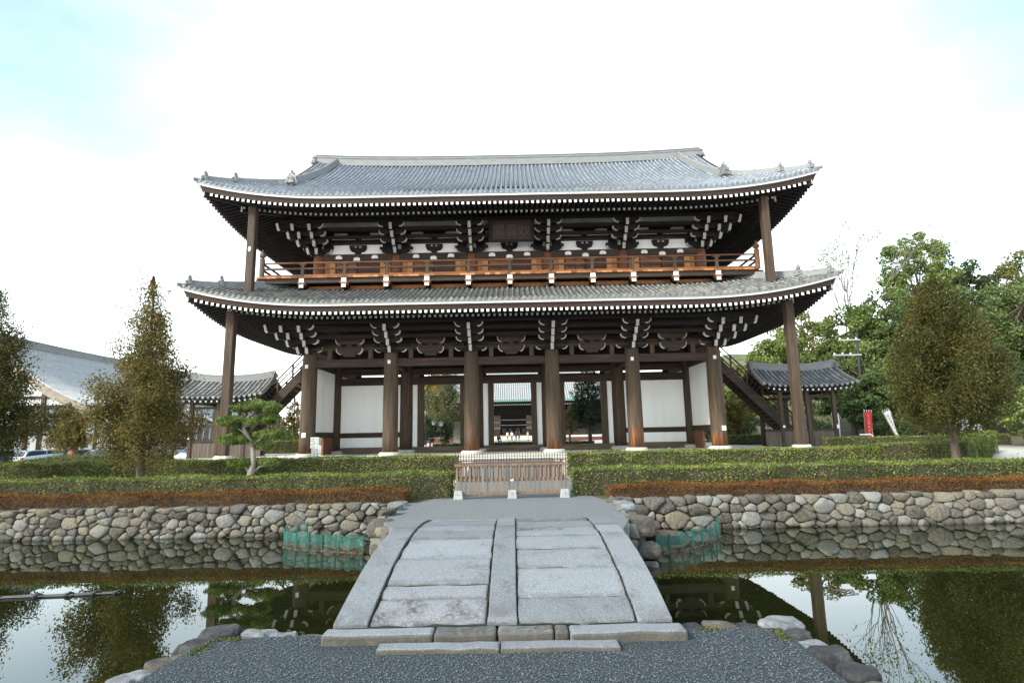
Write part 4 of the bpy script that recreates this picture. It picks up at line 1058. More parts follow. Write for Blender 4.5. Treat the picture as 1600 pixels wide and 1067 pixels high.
def wall_between(A_, B_, z0, z1, label, seed, lean=.06, rows=4, cw=.36, cat='stone wall', name='rubble_wall'):
    A_, B_ = Vector((*A_,0)), Vector((*B_,0)); U = B_-A_; Ln = U.length; U.normalize(); Nn = Vector((U.y,-U.x,0))
    root = empty(name, tuple(A_+Vector((0,0,z0))), label, cat)
    def place(u, v, d):
        p = A_+U*u+Nn*(d-lean*v/(z1-z0)); return (p.x, p.y, z0+v)
    o = rubble('wall_stones', Ln, z1-z0, place, seed, rows, cw, root)
    b = MB(); p0 = A_-Nn*(.03+lean); p1 = B_-Nn*(.03+lean); q0 = p0-Nn*.5; q1 = p1-Nn*.5
    b.add([(p0.x,p0.y,z0-1),(p1.x,p1.y,z0-1),(q1.x,q1.y,z0-1),(q0.x,q0.y,z0-1),(p0.x,p0.y,z1-.03),(p1.x,p1.y,z1-.03),(q1.x,q1.y,z1-.03),(q0.x,q0.y,z1-.03)],[(0,3,2,1),(4,5,6,7),(0,1,5,4),(1,2,6,5),(2,3,7,6),(3,0,4,7)])
    b.build('wall_core', mat('dark mortar', [(.3,(.04,.035,.025)),(.7,(.095,.083,.06))],(9,9,9),.95) if 'dark mortar' not in bpy.data.materials else bpy.data.materials['dark mortar'], root); return root
wall_between((-24,13.88),(-2.55,13.56), -.86, .05, 'long dry stone moat wall of grey and tan rubble left of the bridge', 3, rows=6, cw=.25)
wall_between((2.30,13.50),(24,13.52), -.86, .06, 'long dry stone moat wall of larger rubble right of the bridge', 5, rows=5, cw=.33)
# abutment under the far end of the bridge
g = MB(); g.add([(-2.55,13.7,.018),(2.3,13.7,.018),(2.25,11,.03),(1.75,9.3,.03),(-1.8,9.3,.03),(-2.5,11,.03),(-2.55,13.7,-1.7),(2.3,13.7,-1.7),(2.25,11,-1.7),(1.75,9.3,-1.7),(-1.8,9.3,-1.7),(-2.5,11,-1.7)],
   [(0,1,2,3,4,5)]+[(i,(i+1)%6,6+(i+1)%6,6+i) for i in range(6)])
tag(g.build('gravel_path', K['gravel_path']), kind='structure')
wall_between((-2.62,13.6),(-2.62,10.9), -.86, .02, 'short rubble side wall of the bridge abutment by the left green net', 8, .02, 4, .34)
wall_between((2.36,10.9),(2.36,13.5), -.86, .02, 'short rubble side wall of the bridge abutment by the right green net', 9, .02, 4, .34)
wall_between((-2.62,10.9),(-1.5,9.3), -.86, .0, 'rubble front of the bridge abutment left of the granite beam', 10, .02, 3, .4)
wall_between((1.45,9.3),(2.36,10.9), -.86, .0, 'rubble front of the bridge abutment right of the granite beam', 11, .02, 3, .4)

def rock_mesh(b, c, sz, seed, n=3, rough=.28, sub=2):
    import bmesh
    bm = bmesh.new(); bmesh.ops.create_icosphere(bm, subdivisions=sub+1, radius=1.0); o = Vector((seed*3.17, seed*1.31, seed*.77)); base = len(b.v)
    for v in bm.verts:
        p = v.co.copy(); d = noise.noise(p*1.1+o)*rough*1.6 + noise.noise(p*2.6+o)*rough*.5
        p = p*(1+d); 
        p = Vector([math.copysign(abs(x)**.78, x) for x in p])
        p.z = max(-.75, min(p.z, .72+.10*noise.noise(p*1.5+o)+.12*p.x*math.sin(seed)))
        b.v.append((c[0]+p.x*sz[0], c[1]+p.y*sz[1], c[2]+p.z*sz[2]))
    for f in bm.faces: b.f.append(tuple(base+v.index for v in f.verts)); b.m.append(0)
    bm.free()
K['rock_dark'] = mat('dark shore rock', [(.3,(.014,.0135,.016)),(.5,(.034,.033,.035)),(.72,(.085,.083,.083))], (7,7,7), .8, .6, (22,22,22), detail=8)
K['rock_pale'] = mat('pale shore rock', [(.3,(.085,.09,.095)),(.55,(.185,.192,.195)),(.75,(.29,.297,.297))], (6,6,6), .82, .5, (22,22,22), detail=8)
K['rock_brown'] = mat('brown shore rock', [(.3,(.04,.034,.027)),(.55,(.10,.087,.07)),(.75,(.18,.165,.14))], (6,6,6), .85, .6, (20,20,20), detail=8)
ROCKS = [((-2.42,4.96,-.06),(.205,.115,.155),'rock_dark','large dark flat boulder at the left corner of the gravel point'),
 ((-2.10,4.94,-.07),(.165,.10,.14),'rock_pale','pale angular rock beside the large dark boulder on the left shore'),
 ((-1.87,4.91,-.07),(.115,.085,.12),'rock_pale','small white angular rock pointing toward the bridge, left shore'),
 ((-1.65,4.90,-.08),(.12,.08,.10),'rock_brown','low sunken stone against the bridge sill on the left shore'),
 ((-2.52,4.72,-.06),(.125,.10,.115),'rock_dark','rounded grey rock in front of the large dark boulder'),
 ((-2.56,4.45,-.08),(.12,.15,.115),'rock_brown','low brown rock with moss on the left gravel edge'),
 ((-2.58,4.12,-.06),(.14,.13,.12),'rock_pale','pale rock at the bottom left edge of the gravel'),
 ((-2.66,3.75,-.08),(.16,.2,.12),'rock_dark','dark rock nearest the viewer on the left gravel edge'),
 ((1.49,4.91,-.07),(.10,.08,.12),'rock_dark','small dark rock beside the right end of the bridge sill'),
 ((1.73,4.93,-.06),(.16,.09,.115),'rock_brown','low brown grey rock on the right shore next to the bridge'),
 ((1.97,4.93,-.08),(.13,.08,.11),'rock_dark','thin dark rock between two pale stones on the right shore'),
 ((2.23,4.93,-.05),(.16,.12,.13),'rock_pale','pale squared rock at the right corner of the gravel point'),
 ((2.25,4.69,-.06),(.12,.10,.12),'rock_dark','dark wedge rock below the pale corner stone on the right'),
 ((2.26,4.49,-.07),(.13,.10,.11),'rock_pale','pale rock with yellow moss on the right gravel edge'),
 ((2.25,4.24,-.05),(.14,.13,.15),'rock_dark','dark purple rounded boulder on the right gravel edge'),
 ((2.28,3.99,-.05),(.13,.11,.12),'rock_dark','dark boulder at the bottom right edge of the gravel'),
 ((2.3,3.7,-.06),(.15,.15,.12),'rock_brown','brown rock nearest the viewer on the right gravel edge'),
 ((2.36,10.75,-.12),(.36,.30,.30),'rock_brown','big squared boulder at the right abutment corner beside the net'),
 ((2.42,10.45,-.50),(.28,.24,.24),'rock_brown','round boulder under the squared one at the right abutment'),
 ((2.30,10.0,-.72),(.26,.22,.2),'rock_brown','wet boulder at the waterline beside the right edge of the bridge'),
 ((2.30,11.6,.10),(.25,.28,.16),'rock_pale','pale cap stone on the right abutment edge'),
 ((2.36,12.5,.06),(.22,.34,.12),'rock_pale','second pale cap stone along the right abutment edge towards the wall'),
 ((2.33,13.2,.05),(.24,.30,.11),'rock_brown','low cap stone where the right abutment meets the moat wall'),
 ((-2.48,10.9,-.10),(.36,.34,.26),'rock_brown','big brown boulder at the left abutment corner beside the net'),
 ((-2.40,10.55,-.48),(.28,.24,.26),'rock_brown','middle boulder under the left abutment corner'),
 ((-2.36,10.2,-.72),(.26,.22,.2),'rock_brown','wet boulder at the waterline beside the left edge of the bridge'),
 ((-2.54,11.7,.07),(.25,.36,.14),'rock_brown','long cap stone on the left abutment edge'),
 ((-2.56,12.5,.06),(.24,.34,.12),'rock_pale','pale cap stone on the left abutment edge'),
 ((-2.58,13.2,.05),(.26,.30,.11),'rock_pale','pale flat cap stone where the left abutment meets the moat wall')]
for i, (c, s_, m, lb) in enumerate(ROCKS):
    s_ = s_ if c[1] < 6 else (s_[0]*.7, s_[1]*.7, s_[2]*.8)
    b = MB(); rock_mesh(b, (0,0,0), s_, i+1); o = b.build('rock', K[m], None, smooth=False, fix=False); o.location = c; o.rotation_euler.z = (i*37 % 30-15)/60; tag(o, lb, 'rock', 'rocks along the moat edge')
# moss patches on the gravel edge
mo = leafmat('yellow green moss', [(.2,(.045,.055,.01)),(.6,(.13,.14,.02)),(.9,(.24,.23,.04))], .2, 5)
rg = np.random.default_rng(5)
def leaves(C, size, asp=.5, up=0., rng=rg, k=4):
    """small faces centred at C (n x 3), random orientation; up biases the long axis to vertical"""
    n = len(C); a = rng.normal(size=(n,3)); a[:,2] = a[:,2]*(1-up*.5)+up*1.6*np.sign(rng.random(n)+.15-.0)
    a /= np.linalg.norm(a,axis=1,keepdims=True); t = rng.normal(size=(n,3)); b = np.cross(a,t); b /= np.linalg.norm(b,axis=1,keepdims=True)+1e-9
    s = (size*(.6+.8*rng.random(n)))[:,None]; a = a*s*.5; b = b*s*.5*asp
    if k == 3: return np.stack([C-a-b, C-a+b, C+a],1)
    return np.stack([C-a, C-b*1.0+a*.1, C+a, C+b+a*.1],1)
for i, (c, rx, ry) in enumerate((((-2.36,4.55,.0),.08,.18),((-2.25,4.74,.0),.14,.04),((2.08,4.6,0),.07,.14),((1.6,4.77,.0),.10,.03))):
    n = 260; C = np.stack([c[0]+rg.normal(size=n)*rx*.4, c[1]+rg.normal(size=n)*ry*.5, .033+rg.random(n)*.008],1)
    tag(quads_obj('moss', leaves(C, np.full(n,.012), .8), mo), kind='stuff')

# loose pebbles over the near gravel
n = 7500; px = -2.42+4.5*rg.random(n); py = 3.3+1.48*rg.random(n); C = np.column_stack([px, py, .033+.004*rg.random(n)]); keep = ~((py > 4.34)&(px > -1.5)&(px < 1.4)); C = C[keep]; n = len(C)
s0 = .004+.005*rg.random(n)**2
oc = np.array([[1,0,0],[0,1,0],[-1,0,0],[0,-1,0],[0,0,.75],[0,0,-.75]]); fi = np.array([[0,1,4],[1,2,4],[2,3,4],[3,0,4]])
J = oc[None]*(.7+.6*rg.random((n,6,1)))*s0[:,None,None]; a = rg.random(n)*6.28; ca, sa = np.cos(a)[:,None], np.sin(a)[:,None]
J = np.stack([J[:,:,0]*ca-J[:,:,1]*sa, J[:,:,0]*sa+J[:,:,1]*ca, J[:,:,2]],2)+C[:,None,:]
tag(quads_obj('pebbles', J[:,fi].reshape(-1,3,3), mat('gravel pebbles', [(.1,(.03,.037,.045)),(.5,(.10,.115,.13)),(.8,(.22,.24,.25)),(.97,(.5,.51,.5))], (90,90,90), .8)), kind='stuff')

# dark moss that has grown along the joints of the bridge
n = 2600; q = rg.random(n); yy = 4.78+q*3.9; which = rg.integers(0,4,n); xj = np.array([-1.135,-.192,.052,1.003])[which]
keep = noise_ = np.sin(yy*5.1+which*2)+np.sin(yy*11.3+which)+rg.normal(size=n)*.5 > .55
C = np.column_stack([xj+rg.normal(size=n)*.007, yy, .50-.067*(yy-7.1)**2-.014+.014*rg.random(n)])[keep]
tag(quads_obj('joint_moss', leaves(C, np.full(len(C),.014), .8), leafmat('dark joint moss', [(.2,(.018,.024,.008)),(.6,(.05,.06,.016)),(.9,(.10,.11,.03))], .2, 6), br), kind='stuff')
# ================================================================ HEDGES
H1 = leafmat('hedge leaf', [(.1,(.05,.08,.016)),(.4,(.12,.162,.036)),(.7,(.21,.25,.062)),(.95,(.34,.33,.10))], .3, 1.6)
H2 = leafmat('pale hedge leaf', [(.1,(.06,.09,.019)),(.4,(.14,.178,.042)),(.7,(.24,.27,.072)),(.95,(.38,.36,.12))], .3, 1.6)  # same ramp as the other hedge leaf, in slightly lighter greens
AZ = leafmat('russet azalea leaf', [(.1,(.07,.034,.012)),(.4,(.165,.068,.022)),(.7,(.245,.105,.032)),(.95,(.20,.15,.042))], .3, 1.1)
K['twig'] = mat('hedge twigs', [(.3,(.035,.03,.018)),(.7,(.075,.06,.04))], (14,14,14), .95)
def hedge(name, p, q, depth, z0f, h, lm, label, cat='hedge', dens=900, size=.045, core=1.0, group=None, lowgap=0.0, seed=1, wob=.042):
    """clipped hedge from p to q (front foot line), depth behind the line; z0f gives the ground height"""
    r = np.random.default_rng(seed); p = np.array(p, float); q = np.array(q, float); U = q-p; Ln = np.linalg.norm(U); U /= Ln; D = np.array([-U[1], U[0]])
    mid = (p+q)/2
    root = empty(name, (mid[0], mid[1], z0f(mid[0], mid[1])), label, cat, group)
    def put(u, d, v):
        xy = p[None]+U[None]*u[:,None]+D[None]*d[:,None]
        z = np.array([z0f(a, b) for a, b in xy])+v
        return np.column_stack([xy, z])
    def wobble(u, v, k): return wob*(np.sin(u*2.1+k)+.7*np.sin(u*5.3+v*4+k*2)+.5*np.sin(u*11+v*9))
    out = []
    nf = int(Ln*h*dens); u = r.random(nf)*Ln; v = h*r.random(nf)**.85
    if lowgap: 
        keep = r.random(nf) > lowgap*np.clip(1-v/(h*.75),0,1)*(.5+.5*np.sign(np.sin(u*1.7)+np.sin(u*4.1+1)+r.normal(size=nf)*.6)); u, v = u[keep], v[keep]
    out.append(put(u, wobble(u, v, 1)+r.random(len(u))**2*.14-.02, v))
    nb = nf//3; u = r.random(nb)*Ln; v = h*(.25+.75*r.random(nb)); out.append(put(u, depth+wobble(u, v, 3)-.05+r.normal(size=nb)*.02, v))
    ntp = int(Ln*depth*dens); u = r.random(ntp)*Ln; d = r.random(ntp)*depth; out.append(put(u, d, h+wobble(u, d*3, 5)*.6+r.normal(size=ntp)*.012-r.random(ntp)**3*.05))
    for e in (0, Ln):
        ne = int(depth*h*dens); d = r.random(ne)*depth; v = h*r.random(ne); out.append(put(np.full(ne, e)+r.normal(size=ne)*.03, d, v))
    C = np.concatenate(out); st = r.random(len(C)) < .018; C[st] += np.abs(r.normal(size=(st.sum(),3)))*np.array([.02,-.04,.07])
    quads_obj('leaves', leaves(C, np.full(len(C), size), .6, rng=r), lm, root)
    if core:
        b = MB(); n = max(2, int(Ln/.5)); vs = []; z_lo = 0 if not lowgap else h*.12
        for i in range(n+1):
            xy = p+U*(Ln*i/n); 
            for d, vv in ((.10,z_lo),(.10,h-.06),(depth-.08,h-.06),(depth-.08,z_lo)):
                a = xy+D*d; vs.append((a[0], a[1], z0f(a[0], a[1])+vv))
        b.add(vs, [(i*4+k, i*4+(k+1)%4, (i+1)*4+(k+1)%4, (i+1)*4+k) for i in range(n) for k in range(4)]+[(0,1,2,3),tuple(n*4+k for k in (3,2,1,0))])
        b.build('twigs', K['twig'], root)
    if lowgap:
        b = MB(); 
        for k in range(int(Ln/.28)):
            uu = Ln*(k+.5)/int(Ln/.28)+r.normal()*.06; a = p+U*uu+D*(depth*.45+r.normal()*.06); z = z0f(a[0], a[1])
            b.tube([(a[0],a[1],z-.03),(a[0]+r.normal()*.04,a[1]+r.normal()*.04,z+h*.45)], .014, 5)
        b.build('stems', K['bark'], root)
    return root
g0 = lambda x, y: gz(x, y)
hedge('azalea_hedge', (-23,13.98), (-2.62,13.80), .62, g0, .31, AZ, 'low russet brown azalea hedge along the moat wall left of the path', 'azalea hedge', 2600, .034, seed=2)
hedge('azalea_hedge', (2.35,13.72), (23,13.74), .62, g0, .31, AZ, 'low russet brown azalea hedge along the moat wall right of the path', 'azalea hedge', 2600, .034, seed=3)
hedge('hedge', (-22,14.85), (-1.62,14.6), .85, g0, .64, H1, 'front clipped green hedge behind the russet azaleas left of the wooden barrier', dens=950, size=.046, seed=4, group='clipped hedges')
hedge('hedge', (1.60,14.6), (22,14.75), .85, g0, .68, H1, 'front clipped green hedge behind the russet azaleas right of the wooden barrier', dens=950, size=.046, seed=5, group='clipped hedges')
hedge('hedge', (-23,20.7), (-2.05,20.5), .8, g0, .86, H2, 'sparse pale hedge with bright gaps between the small pine and the gate terrace', dens=1000, size=.055, lowgap=.6, seed=6, group='clipped hedges')
hedge('hedge', (2.05,20.5), (13.4,20.7), .8, g0, .88, H2, 'sparse pale hedge with bright gaps before the right half of the gate', dens=1000, size=.055, lowgap=.6, seed=7, group='clipped hedges')
hedge('hedge', (13.4,20.7), (16.6,20.7), .8, g0, .98, H1, 'dense hedge stretch behind the trunk of the brown conifer on the right', dens=560, size=.055, seed=8, group='clipped hedges')
hedge('hedge', (16.6,20.7), (22.6,26.5), 1.0, g0, .98, H1, 'hedge turning away to the back at the right end of the garden', dens=480, size=.06, seed=9, group='clipped hedges')
hedge('hedge', (-40,28.5), (-18.6,30.4), .9, g0, .50, H1, 'dark back hedge in front of the parked cars', dens=330, size=.07, seed=10, group='clipped hedges')
hedge('hedge', (18.5,33.0), (29.5,33.5), .9, g0, .62, H1, 'back hedge in front of the red and white banners', dens=330, size=.07, seed=11, group='clipped hedges')
hedge('hedge', (16.7,43.5), (21.0,43.2), .9, g0, .75, H1, 'hedge seen under the right staircase behind the gate', dens=260, size=.08, seed=12, group='clipped hedges')
hedge('hedge', (-21.5,44.8), (-16.6,45.0), 1.2, g0, 1.0, H2, 'bright low hedge seen under the left staircase beside the small pine', dens=260, size=.08, seed=13, group='clipped hedges')
hedge('hedge', (-7.5,52.5), (7.5,52.5), .8, g0, .42, H1, 'very low dark hedge seen through the gate openings in the rear court', dens=260, size=.08, seed=14, group='clipped hedges')

# ================================================================ TREES
def crown_obj(root, C, size, asp, up, lm, r, name='crown', k=4):
    return quads_obj(name, leaves(C, np.full(len(C), size) if np.isscalar(size) else size, asp, up, rng=r, k=k), lm, root)
def conifer(label, x, y, z, h, w, lm, seed, n=15000, leaf=.11, low=.14, name='conifer_tree', group=None, trunk_r=.13, ragged=.3, lean=(0,0), pw=.8, top=.02, fill=.75):
    r = np.random.default_rng(seed); root = empty(name, (x, y, z), label, 'tree', group)
    b = MB(); pts = [(x+lean[0]*t+.06*h/6*math.sin(t*7+seed)*t, y+lean[1]*t, z-.1+h*.97*t) for t in np.linspace(0,1,12)]
    b.tube(pts, [trunk_r*(1-.93*t)+.008 for t in np.linspace(0,1,12)], 8)
    nb = 70; tips = []
    for i in range(nb):
        t = low+(1-low)*(i/nb)**.9*.97; prof = max(top, (1-(t-low)/(1-low))**pw*(min(1,(t-low)/.13+.45)))
        a = i*2.4+r.random()*.8; L_ = w*prof*(1-ragged*r.random()**1.3)
        k = min(11, int(t*11)); o = Vector(pts[k]).lerp(Vector(pts[min(k+1,11)]), t*11-k)
        e = o+Vector((math.cos(a)*L_, math.sin(a)*L_, L_*.35+h*.03))
        m_ = o.lerp(e, .55)+Vector((0,0,-.04*L_)); b.tube([o, m_, e], [max(.008,trunk_r*.28*(1-t)), .012*h/6, .004*h/6], 5, caps=False); tips.append((o, m_, e, L_))
    b.build('trunk', K['bark'], root, smooth=True, fix=False)
    # sprays along the branches
    Ls = np.array([tp[3] for tp in tips])+.25*w*.3; pr = Ls**1.7/np.sum(Ls**1.7)
    nc = max(60, n//26); idx = r.choice(nb, nc, p=pr); u = .25+.8*r.random(nc)**fill
    cc = np.zeros((nc,3))
    for q in range(nc):
        o, m_, e, L_ = tips[idx[q]]; t = u[q]; p = o.lerp(m_, t/.55) if t < .55 else m_.lerp(e, (t-.55)/.45); cc[q] = p
    cc += r.normal(size=(nc,3))*w*.07
    cr = w*(.10+.10*r.random(nc))
    ci = r.integers(0, nc, n); d = r.normal(size=(n,3)); d /= np.linalg.norm(d,axis=1,keepdims=True); d *= (r.random(n)**.5)[:,None]
    d[:,2] *= 1.5
    C = cc[ci]+d*cr[ci][:,None]
    # wispy tip
    nt_ = n//60; t = r.random(nt_)**.7; C2 = np.array([[x+lean[0], y+lean[1], z]])+np.column_stack([r.normal(size=nt_)*w*.06*(1-t)+0*t, r.normal(size=nt_)*w*.06*(1-t), h*(.90+.11*t)])
    C = np.concatenate([C, C2]); crown_obj(root, C, leaf, .42, .6, lm, r); return root
CA = leafmat('olive brown conifer spray', [(.05,(.040,.048,.015)),(.3,(.10,.098,.029)),(.55,(.17,.138,.041)),(.8,(.24,.162,.05)),(.98,(.31,.23,.085))], .4, 1.3)
CB = leafmat('brown green conifer spray', [(.05,(.024,.033,.010)),(.35,(.066,.074,.021)),(.65,(.108,.100,.030)),(.95,(.165,.125,.04))], .4, 1.1)
conifer('tall feathery olive brown conifer standing alone between the hedges on the left', -11.75, 18.0, .0, 6.95, 2.0, CA, 21, n=46000, leaf=.085, low=.12, ragged=.62, lean=(-.15,.0), pw=.95)
conifer('dark brown conifer cut off by the left edge of the picture', -17.75, 19.0, .0, 7.2, 2.05, CB, 22, n=48000, leaf=.085, low=.14, ragged=.5, lean=(-.35,0), pw=.95)
conifer('dense brown green cone shaped conifer between the hedges on the right', 14.78, 19.0, .0, 6.85, 2.2, CB, 23, n=74000, leaf=.085, low=.20, ragged=.26, lean=(.1,0), pw=.72)
conifer('small dark tree in front of the parked cars and white hall', -27.7, 35.0, -.35, 4.3, 1.45, CA, 24, n=9000, leaf=.15, low=.30, ragged=.3, pw=.45, trunk_r=.12)

# the little cloud pruned pine
PN = leafmat('pine needles', [(.1,(.05,.082,.02)),(.4,(.12,.175,.042)),(.7,(.20,.26,.07)),(.95,(.31,.345,.125))], .3, 2)
def cloud_pine(label, x, y, z, s, pads, trunk, lm, seed, nper=900, nl=.13, group=None, name='pine_tree'):
    r = np.random.default_rng(seed); root = empty(name, (x, y, z), label, 'tree', group)
    b = MB(); T = [Vector((x+a*s, y+c*s, z+d*s)) for a, c, d in trunk]; n = len(T)
    rad = [.11*s*(1-.6*i/(n-1)) for i in range(n)]; b.tube(T, rad, 9)
    out = []
    for (a, c, d, rx, ry, rz, k) in pads:
        P = Vector((x+a*s, y+c*s, z+d*s)); o = T[k]; m_ = o.lerp(P, .5)+Vector((0,0,.05*s)); b.tube([o, m_, P+Vector((0,0,-rz*s*.5))], [.045*s,.035*s,.015*s], 6)
        for q in range(4): 
            e = P+Vector(((r.random()-.5)*1.4*rx*s, (r.random()-.5)*1.4*ry*s, -rz*s*.2)); b.tube([m_.lerp(P,.6), e], [.018*s,.008*s], 5, caps=False)
        n_ = int(nper*(rx*ry/.12)); th = r.random(n_)*2*np.pi; rr = r.random(n_)**.5
        lump = 1+.22*np.sin(th*3+a*9)+.15*np.sin(th*7+d*5)
        C = np.column_stack([P.x+np.cos(th)*rr*rx*s*lump, P.y+np.sin(th)*rr*ry*s*lump, P.z+(r.random(n_)-.35)*rz*1.45*s*(1.15-rr**2)+.06*s*np.sin(th*4+rr*6)*rr])
        out.append(C)
    b.build('trunk', K['bark_pale'], root, smooth=True, fix=False)
    C = np.concatenate(out); crown_obj(root, C, nl*s, .13, .5, lm, r); return root
cloud_pine('small pruned garden pine with layered pads and a bent pale trunk', -8.32, 18.0, .0, 1.0,
  [(.10,0,2.62,.45,.4,.22,4),(-.38,.05,2.55,.33,.3,.20,4),(.55,.0,2.55,.36,.32,.22,4),(-.55,-.05,2.12,.56,.42,.22,3),(.42,.1,2.18,.42,.4,.22,4),(-.52,.05,1.55,.60,.4,.2,3),(.62,0,1.72,.52,.38,.2,3),(-.45,.25,1.86,.3,.3,.25,3),(-.32,.1,.82,.36,.32,.2,1),(.55,.1,.85,.42,.3,.15,1),(.38,.1,1.35,.3,.25,.2,3)],
  [(0,0,-.1),(.02,0,.5),(.12,0,.85),(.05,.0,1.4),(-.28,0,1.95),(-.05,0,2.5)], PN, 31, 1250, .15)

# broadleaf trees of the wood
def broadleaf(label, x, y, z, h, rx, rz, lm, seed, n=4500, leaf=.5, name='broadleaf_tree', group='trees of the wood on the right', lobes=16, trunk_r=.35, bare=.0, cy=None, flat=1.0, sparse=1.0):
    r = np.random.default_rng(seed); root = empty(name, (x, y, z), label, 'tree', group); zc = z+h-rz*1.0 if cy is None else cy
    b = MB(); T = [Vector((x+.4*math.sin(seed+t*3)*t, y, z-.5+(zc+rz*.5-z+.5)*t)) for t in (0,.25,.5,.75,1)]
    b.tube(T, [trunk_r*(1-.75*t) for t in (0,.25,.5,.75,1)], 7)
    cc, cr = [], []
    for i in range(lobes*6):
        d = r.normal(size=3); d /= np.linalg.norm(d); rad = .35+.65*r.random()**.5
        p = np.array([x+d[0]*rx*rad, y+d[1]*rx*rad, zc+d[2]*rz*rad*flat]); cc.append(p); cr.append((.15+.15*r.random())*min(rx, rz*1.4))
    for i in range(lobes):
        e = Vector(cc[i]); o = T[2+i%3]; b.tube([o, o.lerp(e,.5)+Vector((0,0,.4)), e], [trunk_r*.35,trunk_r*.2,.04], 5, caps=False)
    b.build('trunk', K['bark'], root, smooth=True, fix=False)
    cc = np.array(cc); cr = np.array(cr); ci = r.integers(0, len(cc), n); d = r.normal(size=(n,3)); d /= np.linalg.norm(d,axis=1,keepdims=True)
    d *= (.45+.55*r.random(n)**.6)[:,None]; d[:,2] *= .7
    C = cc[ci]+d*cr[ci][:,None]; crown_obj(root, C, leaf, .7, 0, lm, r); return root
F1 = leafmat('bright evergreen leaf', [(.05,(.06,.085,.026)),(.4,(.135,.185,.05)),(.75,(.22,.28,.085)),(.98,(.32,.37,.13))], .25, .22)
F2 = leafmat('deep evergreen leaf', [(.05,(.035,.055,.022)),(.4,(.085,.125,.042)),(.75,(.15,.20,.068)),(.98,(.22,.27,.10))], .25, .22)
F3 = leafmat('olive wood leaf', [(.05,(.07,.075,.026)),(.4,(.155,.16,.05)),(.75,(.25,.245,.08)),(.98,(.35,.32,.12))], .25, .22)
F4 = leafmat('dark pine crown', [(.05,(.022,.034,.017)),(.4,(.05,.07,.032)),(.75,(.09,.115,.05)),(.98,(.14,.165,.08))], .2, .22)
F5 = leafmat('autumn gold leaf', [(.05,(.09,.07,.015)),(.4,(.22,.16,.03)),(.75,(.36,.25,.05)),(.98,(.45,.33,.08))], .35, .4)
WOOD = [  # x, y, ground, top z, half width, half height, leaf, seed, n, label
 (30.2,62,1.5,12.2,3.8,4.6,F1,41,4200,'rounded bright green tree at the left end of the wood above the pavilion roof'),
 (34.6,66,2.5,15.6,4.2,5.0,F3,42,4600,'yellow olive tree with bare twigs just right of the lower roof tip'),
 (38.8,62,2.5,15.3,4.4,5.2,F1,43,5200,'broad leafy green tree behind the utility pole'),
 (35.0,58,2.0,9.6,3.6,3.9,F2,44,4000,'dark green tree right behind the pavilion ridge'),
 (42.0,60,3.0,16.6,3.9,5.6,F2,45,4800,'dense evergreen left of the tallest tree'),
 (49.2,65,4.0,25.4,3.9,6.4,F1,46,4800,'tallest tree of the wood with a pale trunk and airy crown'),
 (46.8,58,3.0,16.0,4.4,5.5,F2,47,5000,'dark evergreen behind the cone shaped brown conifer'),
 (54.5,66,5.0,22.0,3.6,4.6,F4,48,3600,'dark spreading pine against the sky at the upper right'),
 (60.5,64,5.0,21.5,5.0,6.5,F3,49,5200,'olive tree at the upper right edge of the picture'),
 (53.5,57,4.0,16.8,4.6,5.8,F2,50,5000,'green tree right of the brown conifer top'),
 (57.5,55,4.0,13.0,4.2,5.4,F4,51,4600,'dark shaded tree at the right edge of the picture'),
 (38.5,53,1.8,8.6,3.6,3.7,F1,52,4600,'low leafy tree hanging over the red and white banners'),
 (33.0,51,1.3,6.6,2.6,2.7,F2,53,3000,'small dark tree directly right of the pavilion roof edge'),
 (44.0,52,2.2,9.0,3.8,3.9,F4,54,4000,'dark understorey tree behind the leaning white banner'),
 (50.5,50,2.4,7.4,3.2,3.2,F2,55,3400,'bright shrubby tree low at the far right edge'),
 (26.8,66,1.5,9.2,2.6,3.3,F3,56,2600,'small olive tree over the left end of the right pavilion roof')]
for (x,y,z0_,zt2,rx,rz,lm,sd_,n,lb) in WOOD:
    broadleaf(lb, x, y, gz(x,y)-.2, zt2-gz(x,y)+.2, rx, rz, lm, sd_, int(n*3.4), .27)
# the mass of the wood behind the trees one can tell apart
r = np.random.default_rng(77); n = 60000
C = []
for k in range(420):
    x = 40+r.random()*95; y = 72+r.random()*60; z = gz(x,y)+r.random()*9+2; rr_ = 2.0+r.random()*1.8; m_ = n//420
    d = r.normal(size=(m_,3)); d /= np.linalg.norm(d,axis=1,keepdims=True); C.append(np.array([x,y,z])+d*rr_*(.6+.4*r.random((m_,1))))
C = np.concatenate(C); C = C[C[:,2] < 1.6+C[:,1]*np.clip(.10+(C[:,0]/C[:,1]-.48)*.55,.08,.25)]
tag(quads_obj('forest', leaves(C, np.full(len(C), .55), .7, rng=r), F2), kind='stuff')
